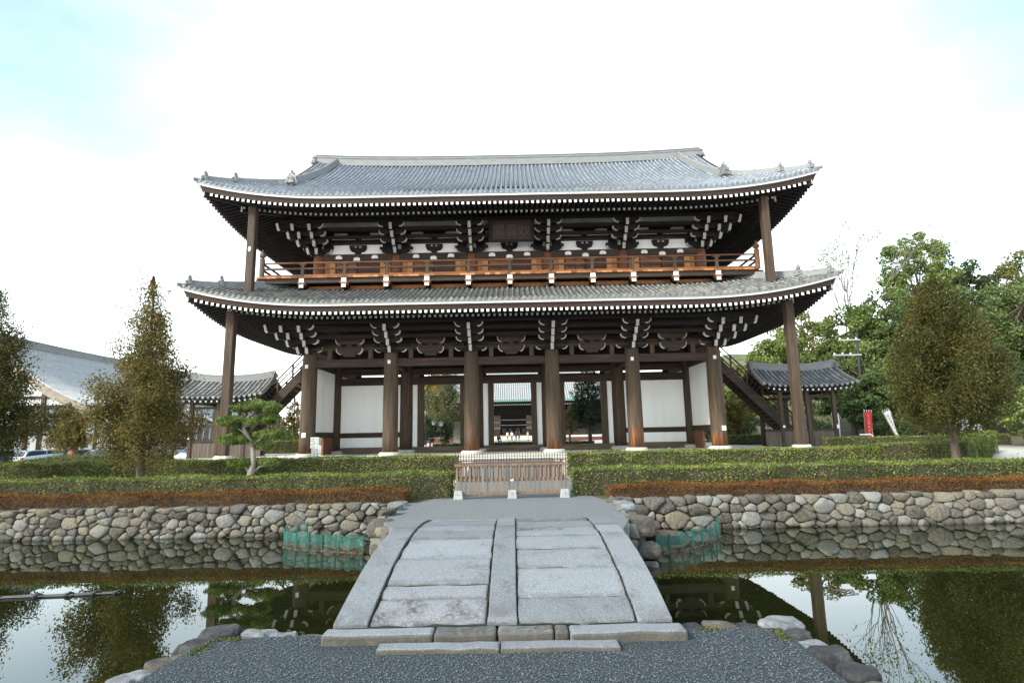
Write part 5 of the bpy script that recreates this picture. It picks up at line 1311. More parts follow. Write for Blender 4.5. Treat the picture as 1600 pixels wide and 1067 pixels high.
# bare tree beside the roof tip
def bare_tree(label, x, y, z, h, seed, lm=None, spread=.4, name='bare_tree', m=None, top=.25, thin=1.0):
    r = np.random.default_rng(seed); root = empty(name, (x,y,z), label, 'tree'); b = MB(); tipsv = []
    def br(p, d, L_, rad, lev):
        q = p+d*L_; m_ = p.lerp(q,.5)+Vector(r.normal(size=3))*L_*.05; b.tube([p,m_,q],[rad,rad*.8,rad*.55],5 if lev else 7,caps=False)
        if lev >= 4 or rad < .012*thin: tipsv.append(q); return
        for k in range(2 if lev else 3):
            nd = (d+Vector(r.normal(size=3))*spread+Vector((0,0,.12))).normalized(); br(p.lerp(q,.6+.4*r.random()), nd, L_*(.55+.25*r.random()), rad*.55, lev+1)
        br(q, (d+Vector(r.normal(size=3))*.12).normalized(), L_*.7, rad*.55, lev+1)
    br(Vector((x,y,z)), Vector((-.04,0,1)).normalized(), h*.42, h*.016*thin, 0)
    b.build('trunk', m or K['bark_pale'], root, smooth=True, fix=False)
    if lm is not None:
        C = np.array([tuple(t) for t in tipsv]); ci = r.integers(0,len(C),700); crown_obj(root, C[ci]+r.normal(size=(700,3))*.35, .28, .6, 0, lm, r)
    return root
bare_tree('thin almost leafless tree against the sky beside the lower roof tip', 43.6, 70, 5.0, 19.6, 61, F1, .33, thin=.75)
bare_tree('bare pinkish twiggy tree behind the left pavilion roof', -19.5, 62, .2, 7.4, 62, None, .5, m=mat('pinkish bark', (.20,.14,.13)))

# trees around and behind the gate
GC = leafmat('grey olive conifer', [(.05,(.055,.065,.03)),(.4,(.13,.135,.06)),(.75,(.20,.195,.085)),(.98,(.29,.26,.12))], .3, .8)
GD = leafmat('dark blue green conifer', [(.05,(.010,.022,.012)),(.4,(.025,.048,.024)),(.75,(.05,.08,.038)),(.98,(.085,.115,.055))], .25, .8)
conifer('tall drooping grey green conifer filling the left opening of the gate', -7.6, 62, .4, 8.6, 2.7, GC, 71, n=14000, leaf=.2, low=.10, ragged=.3, pw=.45, trunk_r=.25)
broadleaf('golden autumn tree at the upper left of the left gate opening', -11.4, 72, .4, 9.8, 2.8, 3.6, F5, 72, 2600, .4, group=None)
broadleaf('golden tree whose edge shows beside the middle gate opening', -5.2, 76, .4, 8.0, 1.9, 3.6, F5, 73, 1800, .35, group=None)
conifer('dark rounded bush conifer low in the left gate opening', -8.4, 57, .4, 2.9, 1.1, GD, 74, n=3000, leaf=.16, low=.22, ragged=.2, pw=.35, trunk_r=.1)
conifer('second dark bush conifer beside the stone pillar in the left opening', -6.9, 58, .4, 2.7, .8, GD, 75, n=2400, leaf=.16, low=.22, ragged=.2, pw=.35, trunk_r=.1)
conifer('big dark green conifer filling the right opening of the gate', 7.6, 56, .4, 7.6, 2.15, GD, 76, n=9000, leaf=.2, low=.20, ragged=.15, pw=.42, trunk_r=.22)
cloud_pine('pale green layered pine in front of the hall in the right opening', 5.2, 66, .4, 2.1, [(0,0,2.35,.42,.35,.16,4),(-.1,0,2.0,.40,.35,.16,3),(.08,0,1.75,.35,.3,.15,3),(-.12,0,1.5,.36,.3,.15,3),(.1,0,1.2,.33,.3,.15,2),(0,0,.9,.3,.3,.15,2)], [(0,0,-.1),(.05,0,.5),(0,0,1.0),(.05,0,1.6),(0,0,2.3)], PN, 77, 260, .14)
conifer('rusty brown small tree left of the big dark conifer in the right opening', 6.0, 60, .4, 4.2, 1.0, CB, 78, n=2200, leaf=.18, low=.2, pw=.6)
conifer('brown green conifer seen under the left staircase', -20.3, 52, .4, 4.9, 1.35, CA, 79, n=4200, leaf=.2, low=.08, ragged=.25, pw=.5, trunk_r=.15)
conifer('small brown conifer seen under the right staircase', 20.4, 52, .4, 4.0, 1.5, CA, 80, n=3600, leaf=.2, low=.28, ragged=.3, pw=.5, trunk_r=.14)
broadleaf('pinkish bare leaved shrub tree behind the left staircase', -26.0, 60, .1, 4.6, 2.2, 2.0, leafmat('pinkish twig leaf', [(.1,(.10,.07,.055)),(.6,(.20,.145,.12)),(.95,(.28,.20,.17))], .3, .6), 81, 2200, .22, group=None)
broadleaf('green garden shrub between the left staircase and the gate column', -19.0, 47, .4, 1.9, 1.1, .8, F1, 82, 1500, .14, group=None, name='shrub', trunk_r=.08)
broadleaf('leafy shrub at the right edge by the gravel lane', 28.6, 31, .3, 3.4, 1.4, 1.5, F1, 83, 2200, .2, group=None, name='shrub', trunk_r=.1)

for (x,y,h,w,lm,sd_,lb) in ((23.0,58,3.6,1.7,CA,91,'brown tree right behind the foot of the right staircase'),(28.5,72,5.2,2.2,GC,92,'taller grey green tree behind the right staircase'),
     (-29.0,68,3.8,2.0,GC,93,'grey green tree far behind the left staircase'),(-33.5,70,3.6,2.0,CA,94,'olive tree far behind the left pavilion')):
    conifer(lb, x, y, .3, h, w, lm, sd_, n=5500, leaf=.2, low=.12, ragged=.3, pw=.5, trunk_r=.15)
for (x,y,h,w,lm,sd_,lb) in ((26.5,50,2.2,1.6,F2,95,'dark bush on the bank behind the red banner'),(31.5,47,2.6,1.8,F2,96,'dark bush on the bank right of the white banner'),(35.0,45,2.4,1.8,F4,97,'dark bush behind the right conifer trunk'),(22.8,56,3.2,2.2,F2,98,'dark bush seen through the right pavilion'),(19.3,58,2.6,1.8,F2,99,'dark bush behind the right pavilion dado')):
    broadleaf(lb, x, y, gz(x,y)-.1, h, w, h*.55, lm, sd_, 3600, .17, group='bushes on the bank', name='bush', trunk_r=.08, lobes=8)
# ================================================================ MOAT THINGS
def net_mat():
    m = bpy.data.materials.new('green plastic net'); m.use_nodes = True; n = m.node_tree.nodes; l = m.node_tree.links; b = n['Principled BSDF']
    g = n.new("ShaderNodeNewGeometry"); sp = n.new("ShaderNodeSeparateXYZ"); l.new(g.outputs['Position'], sp.inputs[0])
    t = n.new("ShaderNodeTexNoise"); t.inputs['Scale'].default_value = 7; l.new(g.outputs['Position'], t.inputs['Vector'])
    a = n.new("ShaderNodeMath"); a.operation = 'MULTIPLY_ADD'; a.inputs[1].default_value = .16; l.new(t.outputs['Fac'], a.inputs[0]); l.new(sp.outputs[2], a.inputs[2])
    mr = n.new("ShaderNodeMapRange"); mr.inputs[1].default_value = -.59; mr.inputs[2].default_value = -.40; l.new(a.outputs[0], mr.inputs[0])
    r = ramp(n, [(0,(.07,.055,.038)),(.4,(.15,.14,.095)),(.65,(.085,.21,.165)),(1,(.075,.28,.235))]); l.new(mr.outputs[0], r.inputs[0]); l.new(r.outputs[0], b.inputs['Base Color'])
    b.inputs['Roughness'].default_value = .5
    tr = n.new("ShaderNodeBsdfTransparent"); tl_ = n.new("ShaderNodeBsdfTranslucent"); l.new(r.outputs[0], tl_.inputs[0])
    m1 = n.new("ShaderNodeMixShader"); m1.inputs[0].default_value = .3; l.new(b.outputs[0], m1.inputs[1]); l.new(tl_.outputs[0], m1.inputs[2])
    m2 = n.new("ShaderNodeMixShader"); m2.inputs[0].default_value = .62; l.new(m1.outputs[0], m2.inputs[1]); l.new(tr.outputs[0], m2.inputs[2]); l.new(m2.outputs[0], n['Material Output'].inputs[0])
    return m
K['net'] = net_mat(); K['netpost'] = mat('green net stake', (.018,.085,.07), rough=.7)
def net_fence(label, path, stakes):
    P = [Vector((a,b,0)) for a, b in path]; root = empty('net_fence', (P[0].x,P[0].y,-.73), label, 'net fence')
    seg = [(P[i+1]-P[i]).length for i in range(len(P)-1)]; tot = sum(seg)
    def at(s):
        i = 0
        while i < len(seg)-1 and s > seg[i]: s -= seg[i]; i += 1
        return P[i].lerp(P[i+1], min(1, s/seg[i]))
    b = MB(); n = 90; vs = []
    for i in range(n+1):
        s = tot*i/n; p = at(s); ph = s/tot*stakes*math.pi
        w = Vector((.02*math.sin(s*17), .03*math.sin(s*23)+.03*abs(math.sin(ph)), 0)); zt = -.31-.035*abs(math.sin(ph))+.010*math.sin(s*31)+.008*math.sin(s*67)+(.05 if s < .25 else 0)
        for k in range(6): vs.append((p.x+w.x*(1-k/6), p.y+w.y*(.5+.5*k/5), zt+(-.74-zt)*k/5))
    b.add(vs, [(i*6+k, i*6+k+1, (i+1)*6+k+1, (i+1)*6+k) for i in range(n) for k in range(5)]); b.build('net', K['net'], root, smooth=True, fix=False)
    b = MB()
    b.tube([(at(tot*i/n).x+.0, at(tot*i/n).y-.02, -.665+.012*math.sin(i)) for i in range(n+1)], .018, 5); b.build('bottom_rope', mat('muddy rope', (.09,.055,.04)), root)
    for i in range(stakes+1):
        p = at(tot*i/stakes); b = MB(); b.box(p.x-.013,p.x+.013,p.y-.010,p.y+.016,-1.2,-.315); b.build('stake', K['netpost'], root)
net_fence('green plastic net fence in the moat left of the bridge', [(-4.75,13.35),(-4.98,12.75),(-4.85,12.25),(-4.45,11.95),(-3.7,11.7),(-2.95,11.45)], 10)
net_fence('green plastic net fence in the moat right of the bridge', [(4.62,13.1),(4.45,12.5),(4.1,11.95),(3.6,11.45),(3.1,11.1),(2.66,10.82)], 9)
# half sunk basket inside the right net
b = MB(); b.lathe(3.25,12.55,[(.30,-.83),(.40,-.59),(.42,-.57),(.40,-.57),(.29,-.67),(.0,-.61)],20)
bk = empty('basket', (3.25,12.55,-.66), 'dark half sunken wicker basket in the water behind the right green net', 'basket')
b.build('bowl', mat('wet wicker', [(.3,(.03,.022,.016)),(.7,(.10,.07,.05))],(9,9,30),.8,.5), bk)
b = MB(); b.tube([(3.5,12.5,-.66),(3.52,12.5,-.38)], .012, 6); b.build('stick', K['bark'], bk)
# floating bamboo pole
fp = empty('floating_pole', (-7,8.78,-.66), 'long dark twin pole with knotted joints floating on the left side of the moat', 'pole')
b = MB(); b.tube([(-9.6,8.50,-.645),(-7.6,8.70,-.642),(-5.92,8.85,-.64)], .010, 6); b.tube([(-9.6,8.58,-.645),(-7.6,8.77,-.642),(-5.98,8.91,-.64)], .010, 6); b.build('poles', K['iron'], fp)
for t in (.08,.22,.36,.52,.68,.80,.90,.985):
    x = -9.6+3.68*t; y = 8.54+.34*t; b = MB(); b.tube([(x,y-.07,-.645),(x+.02,y,-.61),(x,y+.09,-.645)], .018, 6); b.tube([(x-.05,y,-.63),(x+.05,y+.02,-.63)], .019, 6); b.build('knot', K['iron'], fp)
for i, (x, y, lb) in enumerate(((-5.05,6.72,'small dark twig floating upright on the bright left water'),(4.6,8.2,'wisp of dry twigs floating on the dark right water'))):
    b = MB(); rr = random.Random(i)
    for k in range(1 if i == 0 else 9): a = rr.random()*3; b.tube([(x+rr.uniform(-.2,.2)*i,y+rr.uniform(-.1,.1)*i,-.655),(x+.05*math.cos(a)+rr.uniform(-.2,.2)*i,y+.05*math.sin(a),-.63+.03*rr.random())], .006, 5)
    tag(b.build('twig', K['bark']), lb, 'twig')
C = np.column_stack([np.where(rg.random(260) < .68, 3.2+rg.random(260)*7.5, -3.0-rg.random(260)*8), 7.6+rg.random(260)**1.1*5.4, np.full(260,-.654)])
q4 = leaves(C, np.full(260,.028), .6); q4[:,:,2] = -.6555
tag(quads_obj('debris', q4, mat('floating leaf', [(.2,(.06,.05,.03)),(.8,(.30,.27,.20))], (9,9,9), .8)), kind='stuff')
#@@REST2
# ================================================================ BARRIERS ON THE PATH
def barrier():
    root = empty('slat_barrier', (-.04,14.45,0), 'tan wooden slatted barrier on concrete feet closing the path before the gate', 'barrier')
    x0, x1, y = -1.44, 1.37, 14.45
    b = MB(); b.box(x0-.03,x1+.03,y-.06,y+.06,.80,.865); b.build('top_rail', K['slat'], root, bevel=.006)
    b = MB(); b.box(x0,x1,y+.022,y+.05,.44,.50); b.build('middle_rail', K['slat'], root, bevel=.004)
    b = MB(); b.box(x0,x1,y-.035,y+.035,.10,.175); b.build('bottom_rail', K['slat'], root, bevel=.006)
    n = 26; proto = None
    for i in range(n):
        x = x0+.03+(x1-x0-.06)*i/(n-1)
        if proto is None:
            b = MB(); b.box(x-.021,x+.021,y-.016,y+.018,.17,.80); proto = b.build('slat', K['slat'], root, loc=(x-root.location.x,0,0))
        else:
            c = proto.copy(); COL.objects.link(c); c.parent = root; c.location = (x-root.location.x,0,0)
    for x in (x0+.07,(x0+x1)/2+.02,x1-.07):
        b = MB(); b.prism([(-.12,0),(.12,0),(.095,.21),(-.095,.21)], (x,y-.13,0), (1,0,0),(0,0,1),(0,.26,0)); f = b.build('concrete_foot', K['concrete'], root, bevel=.012)
        b = MB(); b.box(x-.03,x+.03,y-.134,y-.128,.12,.13); b.build('slot', K['iron'], f)
    b = MB(); b.box(-.06,0.02,y-.03,y-.02,.43,.47); b.build('paper_tag', K['white'], root)
barrier()
def spiked():
    y = 19.6; z = gz(0,y)
    root = empty('picket_fence', (-.1,y,z), 'low dark red lattice fence with a row of thin spikes across the path further back', 'fence')
    red = mat('dark red lattice wood', [(.3,(.07,.022,.018)),(.7,(.15,.05,.035))], (6,6,6), .7)
    b = MB(); 
    for i in range(24): x = -1.76+3.36*i/23; b.box(x-.028,x+.028,y-.02,y+.02,z+.05,z+.62)
    b.build('slats', red, root)
    b = MB(); b.box(-1.86,1.70,y-.03,y+.03,z+.56,z+.64); b.build('rail', red, root)
    b = MB(); b.box(-2.0,1.84,y+.03,y+.06,z+.69,z+.725); b.build('rail', K['wood_gray'], root)
    b = MB(); b.box(-2.0,1.84,y+.03,y+.05,z+.82,z+.835); b.build('rail', K['wood_gray'], root)
    b = MB()
    for i in range(42): x = -1.98+3.80*i/41; b.add([(x-.012,y+.03,z+.1),(x+.012,y+.03,z+.1),(x+.012,y+.055,z+.1),(x-.012,y+.055,z+.1),(x-.010,y+.03,z+.92),(x+.010,y+.03,z+.92),(x+.010,y+.05,z+.92),(x-.010,y+.05,z+.92),(x,y+.04,z+.99)],[(0,1,5,4),(1,2,6,5),(2,3,7,6),(3,0,4,7),(4,5,8),(5,6,8),(6,7,8),(7,4,8)])
    b.build('spikes', K['wood_z'], root)
    for x in (-1.8,1.65): b = MB(); b.box(x-.04,x+.04,y-.04,y+.05,z,z+.70); b.build('post', red, root)
spiked()
# notice board and low stone marker at the left outer column
sg = empty('notice_stand', (-11.7,33.3,.43), 'small pale wooden notice stand with written boards beside the left outer column', 'notice stand')
b = MB(); b.box(-11.86,-11.50,33.24,33.30,.43,.98); b.build('post', K['concrete'], sg, bevel=.01)
for k, z in enumerate((1.0,1.22,1.44)):
    b = MB(); b.box(-11.92,-11.44,33.25,33.28,z,z+.18); bd = b.build('board', K['white'], sg)
    b = MB(); rr = random.Random(k)
    for q in range(5): x = -11.86+q*.085; b.box(x,x+.05,33.243,33.248,z+.05,z+.06+.06*rr.random()); b.box(x+.02,x+.03,33.243,33.248,z+.03,z+.14)
    b.build('writing', K['iron'], bd)
b = MB(); b.box(-11.70,-11.66,33.232,33.238,.62,.72); b.build('mark', K['iron'], sg)

# ================================================================ HALLS BEHIND
def gable_roof(mb, O, ax, L_, hw, ze, zr, over, curve=.12, n=10, th=.18):
    """roof with its ridge along ax (unit 2-vector) starting at O; both slopes, slightly concave"""
    ax = Vector((*ax,0)); sx = Vector((ax.y,-ax.x,0)); O = Vector((*O,0)); m = 16
    for s in (-1,1):
        vs = []
        for j in range(n+1):
            t = j/n; w = hw*(1-t); z = ze+(zr-ze)*(t-curve*math.sin(math.pi*t))
            for i in range(m+1):
                e = abs(2*i/m-1); vs.append(O+ax*(L_*i/m)+sx*s*w+Vector((0,0,z+.25*e**3*(1-t*.5))))
        mb.add(vs, [(j*(m+1)+i, j*(m+1)+i+1, (j+1)*(m+1)+i+1, (j+1)*(m+1)+i) for j in range(n) for i in range(m)])
        mb.add([v-Vector((0,0,th)) for v in vs], [(j*(m+1)+i, j*(m+1)+i+1, (j+1)*(m+1)+i+1, (j+1)*(m+1)+i) for j in range(n) for i in range(m)])
def tile_ribs(mb, O, ax, L_, hw, ze, zr, curve, sp, r, n=8, sides=(-1,1)):
    ax = Vector((*ax,0)); sx = Vector((ax.y,-ax.x,0)); O = Vector((*O,0)); k = int(L_/sp)
    for s in sides:
        for i in range(k+1):
            e = abs(2*i/k-1); pts = []
            for j in range(n+1):
                t = j/n; z = ze+(zr-ze)*(t-curve*math.sin(math.pi*t)); pts.append(O+ax*(L_*i/k)+sx*s*hw*(1-t)+Vector((0,0,z+.25*e**3*(1-t*.5))))
            for j in range(n):
                p, q = pts[j], pts[j+1]; u = (q-p).normalized(); nn = ax.cross(u); nn = nn if nn.z > 0 else -nn
                th = [math.pi*a/3 for a in range(4)]
                mb.add([p+ax*math.cos(a)*r+nn*math.sin(a)*r for a in th]+[q+ax*math.cos(a)*r*.9+nn*math.sin(a)*r*.9 for a in th], [(a,a+1,a+5,a+4) for a in range(3)])
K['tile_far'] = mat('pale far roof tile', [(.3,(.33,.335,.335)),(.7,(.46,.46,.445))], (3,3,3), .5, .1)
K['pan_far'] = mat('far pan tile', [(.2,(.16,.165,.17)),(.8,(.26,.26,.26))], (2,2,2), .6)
def zen_hall():
    X, Y0 = -48.9, 52.0; z0 = -.45
    h = empty('zen_hall', (X,Y0,z0), 'large white walled hall with dark timber framing and long grey gabled roof on the left', 'hall')
    b = MB(); gable_roof(b, (X,Y0), (0,1), 44, 9.2, 4.75, 11.0, 0); rf = b.build('roof', K['pan_far'], h, smooth=True, fix=False)
    b = MB(); tile_ribs(b, (X,Y0), (0,1), 44, 9.2, 4.75, 11.0, .12, .42, .12); b.build('roof_tiles', K['tile_far'], rf, fix=False)
    b = MB(); ridge_run(b, [(X,Y0-.2+44.4*i/12,10.95+.35*abs(2*i/12-1)**3) for i in range(13)], .35, .75); b.build('ridge', K['pan_far'], rf)
    for s in (-1,1):
        b = MB()
        for j in range(10):
            def P(t): return Vector((X+s*9.2*(1-t), Y0+.02, 4.75+6.25*(t-.12*math.sin(math.pi*t))+.25*(1-t*.5)-.45))
            b.beam(P(j/10), P((j+1)/10), .16, .75)
        b.build('verge_board', mat('pale weathered verge', [(.3,(.20,.16,.13)),(.7,(.33,.28,.23))],(3,3,3),.8) if s < 0 else bpy.data.materials['pale weathered verge'], rf)
    yw = Y0+1.6
    b = MB(); b.prism([(-7.6,z0),(7.6,z0),(7.6,4.9),(0,9.9),(-7.6,4.9)], (X,yw,0), (1,0,0),(0,0,1),(0,.2,0)); b.build('wall', K['plaster'], h)
    b = MB(); b.box(X+7.4,X+7.6,yw+.201,yw+40,z0,5.0); b.build('wall', K['plaster'], h)
    for x in (-7.4,-3.8,0,3.9,7.4):
        b = MB(); b.box(X+x-.2,X+x+.2,yw-.18,yw-.004,z0,5.0+max(0,(7.6-abs(x))*.55)); b.build('post', K['wood_z'], h)
    for z, t in ((5.9,.3),(5.0,.35),(4.15,.4),(2.4,.2),(.75,.18)):
        b = MB(); w_ = 7.3 if z < 5.2 else 6.0; b.box(X-w_,X+w_,yw-.12,yw-.005,z-t/2,z+t/2); b.build('beam', K['wood_x'], h)
    for k in range(9):
        b = MB(); y = yw+2+k*4.2; b.box(X+7.605,X+7.75,y-.15,y+.15,z0,4.9); b.build('post', K['wood_z'], h)
    b = MB(); b.box(X+1.2,X+6.6,yw-.06,yw-.006,4.38,4.8); b.build('window', mat('green window slats', [(.3,(.10,.13,.11)),(.7,(.20,.25,.21))],(30,1,1),.7), h)
    # lean-to roof over the entrance
    b = MB(); n = 8; vs = []
    for j in range(n+1):
        t = j/n
        for x in (-8.6,8.6): vs.append((X+x, yw-.2-2.6*t, 3.95-.85*t-.12*math.sin(math.pi*t)))
    b.add(vs, [(2*j,2*j+1,2*j+3,2*j+2) for j in range(n)]); b.add([(x,y,z-.16) for x,y,z in vs], [(2*j,2*j+1,2*j+3,2*j+2) for j in range(n)])
    b.build('lean_to_roof', K['tile_far'], h, fix=False)
    for x in (-8.2,-4,0.3,4.4,8.2): b = MB(); b.box(X+x-.14,X+x+.14,yw-2.35,yw-2.07,z0,3.05); b.build('porch_post', K['wood_z'], h)
zen_hall()
def white_house():
    X, Y0 = -41.2, 67.0; z0 = -.3
    h = empty('white_house', (X,Y0,z0), 'white walled low house with grey tiled gable roof seen past the left pavilion', 'house')
    b = MB(); gable_roof(b, (X-1,Y0), (0,1), 20, 5.6, 3.6, 8.0, 0); rf = b.build('roof', K['pan_far'], h, smooth=True, fix=False)
    b = MB(); tile_ribs(b, (X-1,Y0), (0,1), 20, 5.6, 3.6, 8.0, .12, .36, .10); b.build('roof_tiles', K['tile_far'], rf, fix=False)
    b = MB(); ridge_run(b, [(X-1,Y0-.2+20.4*i/8,7.95+.2*abs(2*i/8-1)**3) for i in range(9)], .3, .5); b.build('ridge', K['ridge'], rf)
    for s in (-1,1):
        b = MB()
        for j in range(8):
            def P(t): return Vector((X-1+s*5.6*(1-t), Y0+.02, 3.6+4.4*(t-.12*math.sin(math.pi*t))+.2*(1-t*.5)-.3))
            b.beam(P(j/8), P((j+1)/8), .12, .45)
        b.build('verge_board', bpy.data.materials['pale weathered verge'], rf)
    b = MB(); b.prism([(-4.6,z0),(4.6,z0),(4.6,3.5),(0,6.9),(-4.6,3.5)], (X-1,Y0+1,0), (1,0,0),(0,0,1),(0,.2,0)); b.build('wall', K['plaster'], h)
    b = MB(); b.box(X+3.4,X+3.6,Y0+1.21,Y0+19,z0,3.6); b.build('wall', K['plaster'], h)
    for x in (-5.5,-2.6,.3,3.4): b = MB(); b.box(X+x-.09,X+x+.09,Y0+.88,Y0+.996,z0,3.4); b.build('post', K['wood_z'], h)
    b = MB(); b.box(X-5.5,X+3.4,Y0+.9,Y0+.995,.55,.7); b.build('rail', K['wood_x'], h)
    b = MB(); b.box(X+1.3,X+2.9,Y0+.9,Y0+.995,.8,2.3); b.build('window', K['glass'], h)
    b = MB(); b.add([(X-6.4,Y0+.9,2.95),(X+4.6,Y0+.9,2.95),(X+4.6,Y0-.6,2.45),(X-6.4,Y0-.6,2.45),(X-6.4,Y0+.9,2.8),(X+4.6,Y0+.9,2.8),(X+4.6,Y0-.6,2.33),(X-6.4,Y0-.6,2.33)],[(0,1,2,3),(7,6,5,4),(2,6,7,3),(1,5,6,2),(0,3,7,4)]); b.build('porch_roof', K['tile_far'], h)
    nb = empty('notice_board', (-36.3,64,-.2), 'dark board with white brushed characters behind the left pavilion', 'notice board')
    b = MB(); b.box(-39.0,-33.8,64,64.1,1.3,3.3); b.build('board', K['iron'], nb)
    for x in (-38.6,-34.2): b = MB(); b.box(x-.08,x+.08,64.1,64.25,-.3,3.3); b.build('post', K['wood_z'], nb)
    b = MB(); rr = random.Random(4)
    for q in range(3):
        x = -36.1+q*.75
        for k in range(6): a = rr.uniform(-.3,.3); b.beam((x+rr.uniform(-.1,.1),63.985,1.75+k*.2),(x+.3+rr.uniform(-.1,.1)*2,63.985,1.75+k*.2+a*.4), .012, .06, 0, up=(0,1,0))
        b.beam((x+.12,63.985,1.6),(x+.2,63.985,2.9), .012, .08, 0, up=(0,1,0))
    b.box(-38.6,-37.2,63.975,63.99,1.75,2.35); b.build('writing', K['white'], nb)
white_house()
def main_hall():
    Y0 = 98.0; z0 = .4
    h = empty('main_hall', (0,Y0+6,z0), 'big main hall with grey tiled roof and green copper eave line seen through the gate', 'hall')
    RH = Roof(24.0, Y0, Y0+40, 7.5, .56, .010, 1.2, 8, 0); b = MB()
    for s in 'fb': RH.pan(b, s, 13.0, 40, 8)
    for s in 'lr': RH.pan(b, s, 13.0, 30, 8)
    rf = b.build('roof', K['pan_far'], h, smooth=True, fix=False)
    t = MB(); RH.tiles(t, 'f', 8.5, .40, .12, .9); t.build('roof_tiles', K['tile_far'], rf, fix=False)
    b = MB(); RH.sweep(b, [(-.05,0),(-.05,-.32),(.2,-.32),(.2,0)]); b.build('copper_gutter', K['copper'], rf)
    b = MB(); RH.sweep(b, [(.15,-.32),(.3,-.62),(5.5,.9),(5.5,1.2)]); b.build('soffit', K['wood_dk'], rf)
    me_ = None
    for i in range(70):
        x = -13+26*i/69
        if me_ is None: b = MB(); b.box(x-.09,x+.09,Y0+.55,Y0+.6,6.55,6.75); me_ = b.build('rafter_end', K['cream'], rf); x00 = x
        else: c = me_.copy(); COL.objects.link(c); c.parent = rf; c.location = (x-x00,0,0)
    yw = Y0+5
    b = MB(); b.box(-18,18,yw,yw+.3,1.2,10); b.build('wall', K['wood_dk'], h)
    b = MB(); b.box(-22,22,Y0+1.5,yw+30,-.2,1.2); b.build('stone_platform', K['terrace'], h)
    for k in range(3): b = MB(); b.box(-4,4,Y0+1.5-.5*(3-k),Y0+1.5-.5*(2-k)-.002,-.2,.3+.3*k); b.build('step', K['terrace'], h)
    rd = K['redwood']; gw = K['wood_gray']
    for s in (-1,1):
        x0, x1 = sorted((s*2.35, s*3.6)); b = MB(); b.box(x0,x1,yw-.25,yw-.05,1.3,4.9,0)
        for z in (2.6,3.6): b.box(x0,x1,yw-.29,yw-.252,z,z+.12,1)
        b.build('door_leaf', [gw, K['concrete']], h)
        b = MB(); x0, x1 = sorted((s*2.4, s*14)); b.box(x0,x1,yw-.5,yw-.31,1.25,2.3); b.build('red_dado', K['fascia'], h)
    for z in (3.1,4.05): b = MB(); b.box(-2.3,2.5,yw-.2,yw-.05,z,z+.10); b.build('rail', K['concrete'], h)
    b = MB()
    for i in range(24): x = -2.3+4.7*i/23; b.box(x-.02,x+.02,yw-.12,yw-.06,1.3,4.9)
    b.build('lattice', K['wood_dk'], h)
    for x in (-1.7,-.5,.8,1.9):
        b = MB(); b.box(x-.28,x+.28,yw-1.4,yw-1.3,1.75,2.55,0); b.box(x-.2,x+.2,yw-1.415,yw-1.402,1.83,2.47,1); b.build('altar_frame', [K['fascia'], K['wood_dk']], h)
    b = MB(); b.box(-2.6,2.6,yw-1.5,yw-1.0,1.2,1.45); b.build('offering_table', K['redwood'], h)
    for x in (-18,-13.5,-9,-4.5,4.5,9,13.5,18): b = MB(); b.lathe(x, yw-.3, [(.35,1.2),(.35,9)], 10); b.build('column', K['wood_dk'], h)
main_hall()

